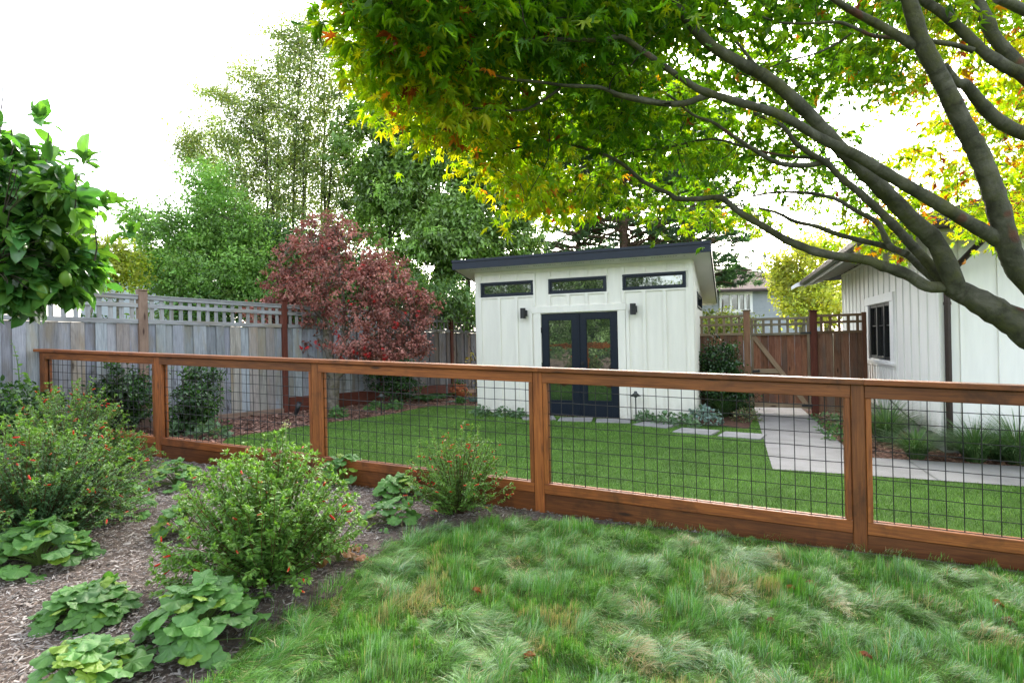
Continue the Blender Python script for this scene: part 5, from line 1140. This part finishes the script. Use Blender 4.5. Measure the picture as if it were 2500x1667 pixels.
def grass_clump(label, c, R, H, n, seed, name='grass_clump'):
    r = np.random.default_rng(seed); c = tz0(np.asarray(c, float)); m = MB(); a = r.uniform(0, 2 * PI, n); q = r.random(n) ** .7; L = H * r.uniform(.7, 1.25, n)
    out = np.stack([np.cos(a), np.sin(a), np.zeros(n)], 1); s = np.array([0, .3, .6, .85, 1.0]); w = np.array([.0035, .004, .0032, .002, 0])
    lean = (.25 + .9 * q)[:, None, None]; pos = (c + out * R * .18 * q[:, None])[:, None] + out[:, None] * (L[:, None, None] * lean * (s ** 1.7)[None, :, None]) + UP * (L[:, None] * (s[None] - .55 * np.clip(lean[:, :, 0], 0, 1.2) * s[None] ** 2.2))[:, :, None]
    side = np.stack([-np.sin(a), np.cos(a), np.zeros(n)], 1)[:, None] * w[None, :, None]
    V = np.stack([pos - side, pos + side], 2).reshape(n, -1, 3); k = 10; F_ = np.array([[2 * i, 2 * i + 1, 2 * i + 3, 2 * i + 2] for i in range(4)])
    m.add(V.reshape(-1, 3), (F_[None] + (np.arange(n) * k)[:, None, None]).reshape(-1, 4), np.repeat(pick([(.05, .13, .04), (.09, .18, .06), (.16, .24, .10)], n, r), k, 0))
    return single(name, m, M_blade, label, 'grass', c, 'arching grass clumps')
grass_clump('large arching grass clump against the house wall right of the thick fence post', G(*ZE(1130, 1010)), .6, .75, 700, 151)
grass_clump('arching grass clump at the edge of the path left of the downpipe', G(*ZE(1400, 1160)), .45, .50, 520, 152)
grass_clump('arching grass clump right of the downpipe', G(*ZE(1920, 1190)), .5, .62, 620, 153)
grass_clump('arching grass clump cut off by the right edge of the photo', G(*ZE(2300, 1215)), .55, .70, 620, 154)
grass_clump('grass clump spreading behind the one right of the downpipe', G(*ZE(2130, 1180)), .4, .5, 350, 156)
grass_clump('arching grass clump in the shade under the rounded shrub near the gate', G(*ZD(1560, 985)), .4, .62, 420, 155)
def fern(label, c, n, L, seed):
    r = np.random.default_rng(seed); c = tz0(np.asarray(c, float)); m = MB()
    for i in range(n):
        a = r.uniform(0, 2 * PI); o = np.array([math.cos(a), math.sin(a), 0]); t = np.linspace(.05, 1, 18)[:, None]; l = L * r.uniform(.7, 1.1)
        P = c + o * l * t * .9 + UP * l * (.9 * t - .75 * t * t); s = np.array([-math.sin(a), math.cos(a), 0])
        for q in (1, -1): scatter(m, T_DIA, P, np.tile(s * q + o * .4 - UP * .1, (18, 1)), np.tile(UP, (18, 1)) + unit(18, r) * .2, l * .26 * np.sin(np.linspace(.35, 2.95, 18)).clip(.08), np.tile((.06, .16, .05), (18, 1)) * r.uniform(.7, 1.3))
    return single('fern', m, M_lf, label, 'fern', c, 'ferns in the bark bed')
fern('fern with long fronds between the dark shrub and the faucet post', G(*ZF(1610, 850)), 14, .55, 161)
fern('smaller fern right before the faucet post', G(*ZF(1770, 810)), 12, .42, 162)
# creeper sprigs on the lattice
cr = np.random.default_rng(163); c0 = D(*Z2(540, 400), 8.75)
m = MB(); n = 130; P = np.concatenate([D(*Z2(540, 410), 8.9) + cr.normal(0, 1, (90, 3)) * (.10, .05, .05), D(*Z2(615, 300), 9.0) + cr.normal(0, 1, (40, 3)) * (.08, .05, .05)])
scatter(m, T_OVAL, P, unit(n, cr) - UP * .2, unit(n, cr) - np.array([0, .8, -.5]), .045, pick(PS, n, cr)); single('creeper', m, M_lf_gloss, 'small green creeper growing through the lattice left of the grey post', 'creeper', c0)

# ------------------------------------------------------------------ small garden things
def path_light(label, c, h):
    c = tz0(c); r = thing('path_light', label, 'garden light', c, 'path lights on thin stems'); m = MB()
    tube(m, [c - UP * .05, c + UP * h * .82], .011, 8); part('stem', m, M_black, r)
    m = MB(); lathe(m, c, [(.028, h * .80), (.032, h * .86), (.10, h * .84), (.030, h * .95), (.028, h), (.001, h + .004)], 16); part('lamp_shade', m, m_plain('shade', (.06, .065, .06), .45, .5, .5) if 'shade' not in bpy.data.materials else bpy.data.materials['shade'], r)
path_light('black path light between the two leafy plants in the bark bed', G(*ZF(1090, 1000)), .42)
path_light('black path light right of the shed door by the pavers', G(*ZD(312, 1050)), .56)
c = tz0(G(*ZF(105, 1030))); r = thing('spot_light', 'tilted dark garden spot light on the bark under the red maple', 'garden light', c); m = MB()
tube(m, [c - UP * .03, c + UP * .08], .01, 8); part('stake', m, M_black, r); m = MB(); d = np.array([.35, -.15, .9]); d /= np.linalg.norm(d); tube(m, [c + UP * .06, c + UP * .06 + d * .07, c + UP * .06 + d * .24, c + UP * .06 + d * .235], [.03, .042, .046, .036], 14); part('lamp', m, M_black, r)
c = tz0(G(*ZF(1985, 800))); r = thing('strawberry_planter', 'terracotta strawberry pot with pocket openings in the corner behind the shed', 'planter', c); m = MB()
lathe(m, c, [(.001, 0), (.13, .0), (.19, .10), (.21, .20), (.17, .30), (.19, .34), (.17, .345), (.15, .30), (.001, .29)], 24); part('pot', m, M_terra, r, True)
for a, z in ((-2.2, .16), (-1.3, .16), (-1.75, .24), (-.6, .2), (-2.9, .2)):
    m = MB(); o = np.array([math.cos(a), math.sin(a), .5]); p = c + np.array([math.cos(a) * .19, math.sin(a) * .19, z]); tube(m, [p, p + o * .05, p + o * .045], [.05, .055, .042], 12); part('pocket', m, M_terra, r)
    
m = MB(); n = 60; scatter(m, T_OVAL, c + UP * .36 + rng.normal(0, 1, (n, 3)) * (.1, .1, .04), unit(n) + UP * .5, unit(n) + UP, .06, pick(PS, n)); part('plant', m, M_lf, r)
c = tz0(G(*ZF(1845, 800))); r = thing('garden_faucet', 'grey faucet pipe with a brass tap beside the red brown fence post', 'faucet', c); m = MB(); tube(m, [c - UP * .05, c + UP * .62], .018, 10); part('pipe', m, M_steel, r)
m = MB(); tube(m, [c + UP * .60, c + UP * .62 + (0, -.06, 0), c + UP * .57 + (0, -.09, 0)], .016, 8); tube(m, [c + UP * .62, c + UP * .67], .012, 8); tube(m, [c + UP * .67 + (-.035, 0, 0), c + UP * .67 + (.035, 0, 0)], .007, 6); part('tap', m, M_steel, r)
c = tz0(G(*ZF(2160, 860))); m = MB(); P = []
for a in np.linspace(0, 5.2 * PI, 60): P.append(c + np.array([math.cos(a) * .13, math.sin(a) * .11, .03 + .018 * a / PI]))
P += [P[-1] + np.array([-.2, .05, -.05]), P[-1] + np.array([-.5, -.02, -.08]), P[-1] + np.array([-.85, -.12, -.1])]
tube(m, smooth_path(P, 2), .014, 7); single('garden_hose', m, M_hose, 'coiled green hose lying at the left back corner of the shed', 'hose', c)
c = tz0(G(*ZE(1285, 790))) + (0, 0, .18); m = MB(); d = unit(300); lathe(m, c, [(.001, -.12), (.10, -.10), (.15, 0), (.11, .08), (.001, .10)], 14); single('garden_stone', m, M_paver, 'pale rounded stone against the house wall behind the grass', 'stone', c, smooth=True)

# fallen leaves
fr2 = np.random.default_rng(171)
for x, y, lab in ((1091, 1355, 'orange fallen leaf near the left border of the lawn'), (1820, 1349, 'brown fallen leaf halfway between the lawn middle and the fence'), (1868, 1338, 'pale brown fallen leaf next to a similar one, farther from the viewer'), (2279, 1385, 'largest brown fallen leaf, on the right part of the lawn'),
                  (1991, 1505, 'reddish fallen leaf closest to the bottom edge right of the middle'), (1217, 1505, 'pinkish fallen leaf on the lower left lawn'), (2305, 1425, 'brown fallen leaf just below the largest one'), (1765, 1425, 'orange fallen leaf on the flattened tan grass'), (2190, 1310, 'small brown fallen leaf close to the kick board of the fence')):
    p = gv(x, y, .05); m = MB(); a = fr2.uniform(0, 6.3)
    T = (T_MAPLE[0] * (1, 1, 2.5), T_MAPLE[1]); scatter(m, T, p[None], np.array([[math.cos(a), math.sin(a), .2]]), np.array([[fr2.normal(0, .3), -.5, 1]]), np.array([.075 if 'largest' not in lab else .10]), np.array([[(.30, .11, .05), (.34, .15, .05), (.26, .13, .08)][fr2.integers(0, 3)]]))
    single('fallen_leaf', m, M_lf_red, lab, 'leaf', p, 'fallen maple leaves')

# ------------------------------------------------------------------ mulch chips, turf blades and the long lawn grass
def in_poly(x, y, poly): return inside(x, y, poly)
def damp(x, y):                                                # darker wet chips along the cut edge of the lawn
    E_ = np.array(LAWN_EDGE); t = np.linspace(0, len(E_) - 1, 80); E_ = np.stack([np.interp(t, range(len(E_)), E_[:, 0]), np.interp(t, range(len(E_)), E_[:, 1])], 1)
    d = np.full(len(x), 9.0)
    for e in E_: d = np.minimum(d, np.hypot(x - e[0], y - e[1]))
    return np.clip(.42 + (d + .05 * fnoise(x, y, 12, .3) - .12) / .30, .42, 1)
def chips(name, poly, x0, x1, y0, y1, n, pal, ls, seed, avoid=None, dz=.012):
    r = np.random.default_rng(seed); x = r.uniform(x0, x1, n * 3); y = y0 + (y1 - y0) * r.random(n * 3) ** 1.3; ok = in_poly(x, y, poly)
    if avoid is not None: ok &= ~in_poly(x, y, avoid)
    x, y = x[ok][:n], y[ok][:n]; n = len(x); L = ls * r.lognormal(0, .5, n).clip(.3, 3); W = L * r.uniform(.16, .42, n); a = r.uniform(0, PI, n)
    d = np.stack([np.cos(a), np.sin(a), r.normal(0, .22, n)], 1); nr = UP + r.normal(0, .33, (n, 3)); s_ = np.cross(d, nr); s_ /= np.linalg.norm(s_, axis=1)[:, None]
    p = np.stack([x, y, tz(x) + dz + np.abs(r.normal(0, .006, n))], 1); h = d * L[:, None] / 2; w = s_ * W[:, None] / 2; th = np.cross(s_, d) * np.minimum(W, .008)[:, None] * .35
    V = np.stack([p - h - w * .6, p + h * .9 - w, p + h + w * .7, p - h * .95 + w, p - h * .8 + th, p + h * .8 + th], 1)
    F_ = np.array([[0, 1, 5], [0, 5, 4], [3, 4, 5], [3, 5, 2], [0, 4, 3], [1, 2, 5]]); m = MB()
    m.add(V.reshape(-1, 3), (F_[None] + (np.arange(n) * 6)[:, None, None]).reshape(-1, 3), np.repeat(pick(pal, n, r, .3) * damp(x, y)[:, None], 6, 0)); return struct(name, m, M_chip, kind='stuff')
PCH = [(.14, .108, .088), (.26, .22, .19), (.37, .335, .305), (.21, .15, .11), (.46, .42, .38), (.18, .145, .115)]
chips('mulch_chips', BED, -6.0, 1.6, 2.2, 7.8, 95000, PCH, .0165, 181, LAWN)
chips('bark_chips', BACKBED, -6.3, 2.4, 6.3, 14.5, 26000, [(.16, .075, .05), (.26, .14, .10), (.34, .21, .16), (.12, .06, .045)], .042, 182, TURF)
chips('bark_litter', HBED, 3.0, 7.5, 5.0, 12.0, 7000, [(.14, .07, .05), (.24, .14, .10), (.3, .17, .10)], .04, 183)
def blades(name, pos, ang, lean, L, w, col, mat, segs=(0, .42, .78, 1.0)):
    n = len(pos); s = np.array(segs); ww = np.array([1, .9, .6, 0])[:len(s)] if len(s) == 4 else np.array([1, .7, 0])
    o = np.stack([np.cos(ang), np.sin(ang), np.zeros(n)], 1); sd = np.stack([-np.sin(ang), np.cos(ang), np.zeros(n)], 1)
    P = pos[:, None] + o[:, None] * (L * lean)[:, None, None] * (s ** 1.6)[None, :, None] + UP * (L[:, None] * (s[None] * (1 - .25 * lean[:, None]) - .42 * np.clip(lean, 0, 1.3)[:, None] * s[None] ** 2))[:, :, None]
    m = MB(); k = len(s); q = sd[:, None] * (ww[None] * w[:, None])[:, :, None] / 2
    V = np.concatenate([P[:, :-1] - q[:, :-1], P[:, :-1] + q[:, :-1], P[:, -1:]], 1); e = k - 1
    F_ = []
    for i in range(e - 1): F_ += [[i, e + i, e + i + 1], [i, e + i + 1, i + 1]]
    F_.append([e - 1, 2 * e - 1, 2 * e]); F_ = np.array(F_); nv = 2 * e + 1
    m.add(V.reshape(-1, 3), (F_[None] + (np.arange(n) * nv)[:, None, None]).reshape(-1, 3), np.repeat(col, nv, 0)); return struct(name, m, mat, kind='stuff')
r = np.random.default_rng(191); n = 420000
y = 3.6 + 9.0 * r.random(n) ** 1.25; x = r.uniform(-5.2, 6.2, n); ok = in_poly(x, y, TURF); x, y = x[ok], y[ok]
stp = [o for o in COL.objects if o.name.startswith('paver')]
for o in stp:
    bb = [Vector(b) for b in o.bound_box]; q = np.stack([x - o.location.x, y - o.location.y], 1); u = q @ FD[:2]; v_ = q @ SD[:2]; ok = ~((np.abs(u) < .33) & (np.abs(v_) < .24)); x, y = x[ok], y[ok]
n = len(x); c = pick([(.095, .20, .030), (.13, .25, .040), (.18, .31, .06)], n, r, .15) * (1 + .10 * fnoise(x, y, 5, 1.6) + .08 * fnoise(x, y, 9, .5))[:, None].clip(.5, 1.5)
blades('turf_grass', np.stack([x, y, tz(x) + .012], 1), r.uniform(0, 2 * PI, n), r.uniform(.1, .8, n), r.uniform(.02, .036, n), .0024 + .0006 * y * .6, c, M_turf, (0, .55, 1.0))
# lawn: tufts lean in slowly turning directions, with flattened tan patches
r = np.random.default_rng(192); n = 560000
y = 1.6 + 3.9 * r.random(n) ** 1.15; x = r.uniform(-1.9, 5.4, n); jit = r.normal(0, .035, (n, 2)); ok = in_poly(x + jit[:, 0], y + jit[:, 1], LAWN) & (x < .95 * y + 1.6) & (x > -.95 * y - 1.2); x, y = x[ok], y[ok]; n = len(x)
f1 = fnoise(x, y, 1, .7); f2 = fnoise(x, y, 2, .30); f3 = fnoise(x, y, 3, .6); f4 = fnoise(x, y, 4, .13)
ang = -1.0 + .8 * f1 + .8 * f2 + .4 * f4 + r.normal(0, .6, n); lean = np.clip(.65 + .30 * f3 + r.normal(0, .25, n), .1, 1.4)
fd_ = (np.stack([x, y], 1) - FP0[:2]) @ FN[:2]
L = np.clip(.062 + .020 * f2 + .012 * f4, .028, .11) * r.uniform(.6, 1.25, n) * np.clip((fd_ - .08) / .35, .45, 1)
tan_ = np.clip((fnoise(x, y, 6, .9) + .7 * fnoise(x, y, 7, .35) - .95) * .8, 0, 1); blue = np.clip((fnoise(x, y, 8, .8) + .5 * f2 - .15) * .7, 0, 1)
g = pick([(.060, .185, .022), (.105, .28, .036), (.19, .39, .070)], n, r, .2); b_ = pick([(.20, .36, .18), (.32, .47, .29)], n, r, .15); t_ = pick([(.38, .30, .13), (.50, .42, .24), (.33, .22, .10)], n, r, .15)  # b_: sheen on the grass, painted in as pale bluish blade colour
mk = (r.random(n) < .12 + blue * .30)[:, None]; c = np.where(mk, b_, g); mk = (r.random(n) < .05 + tan_ * .6)[:, None]; c = np.where(mk, t_, c)
zb_ = .028 * f2.clip(-1, 1.5) + .012 * f4
blades('lawn_grass', np.stack([x, y, tz(x) + .012 + np.clip(zb_, -.01, .05) * .6], 1), ang, lean, L, np.full(n, .0026) * r.uniform(.6, 1.3, n), c, M_blade)
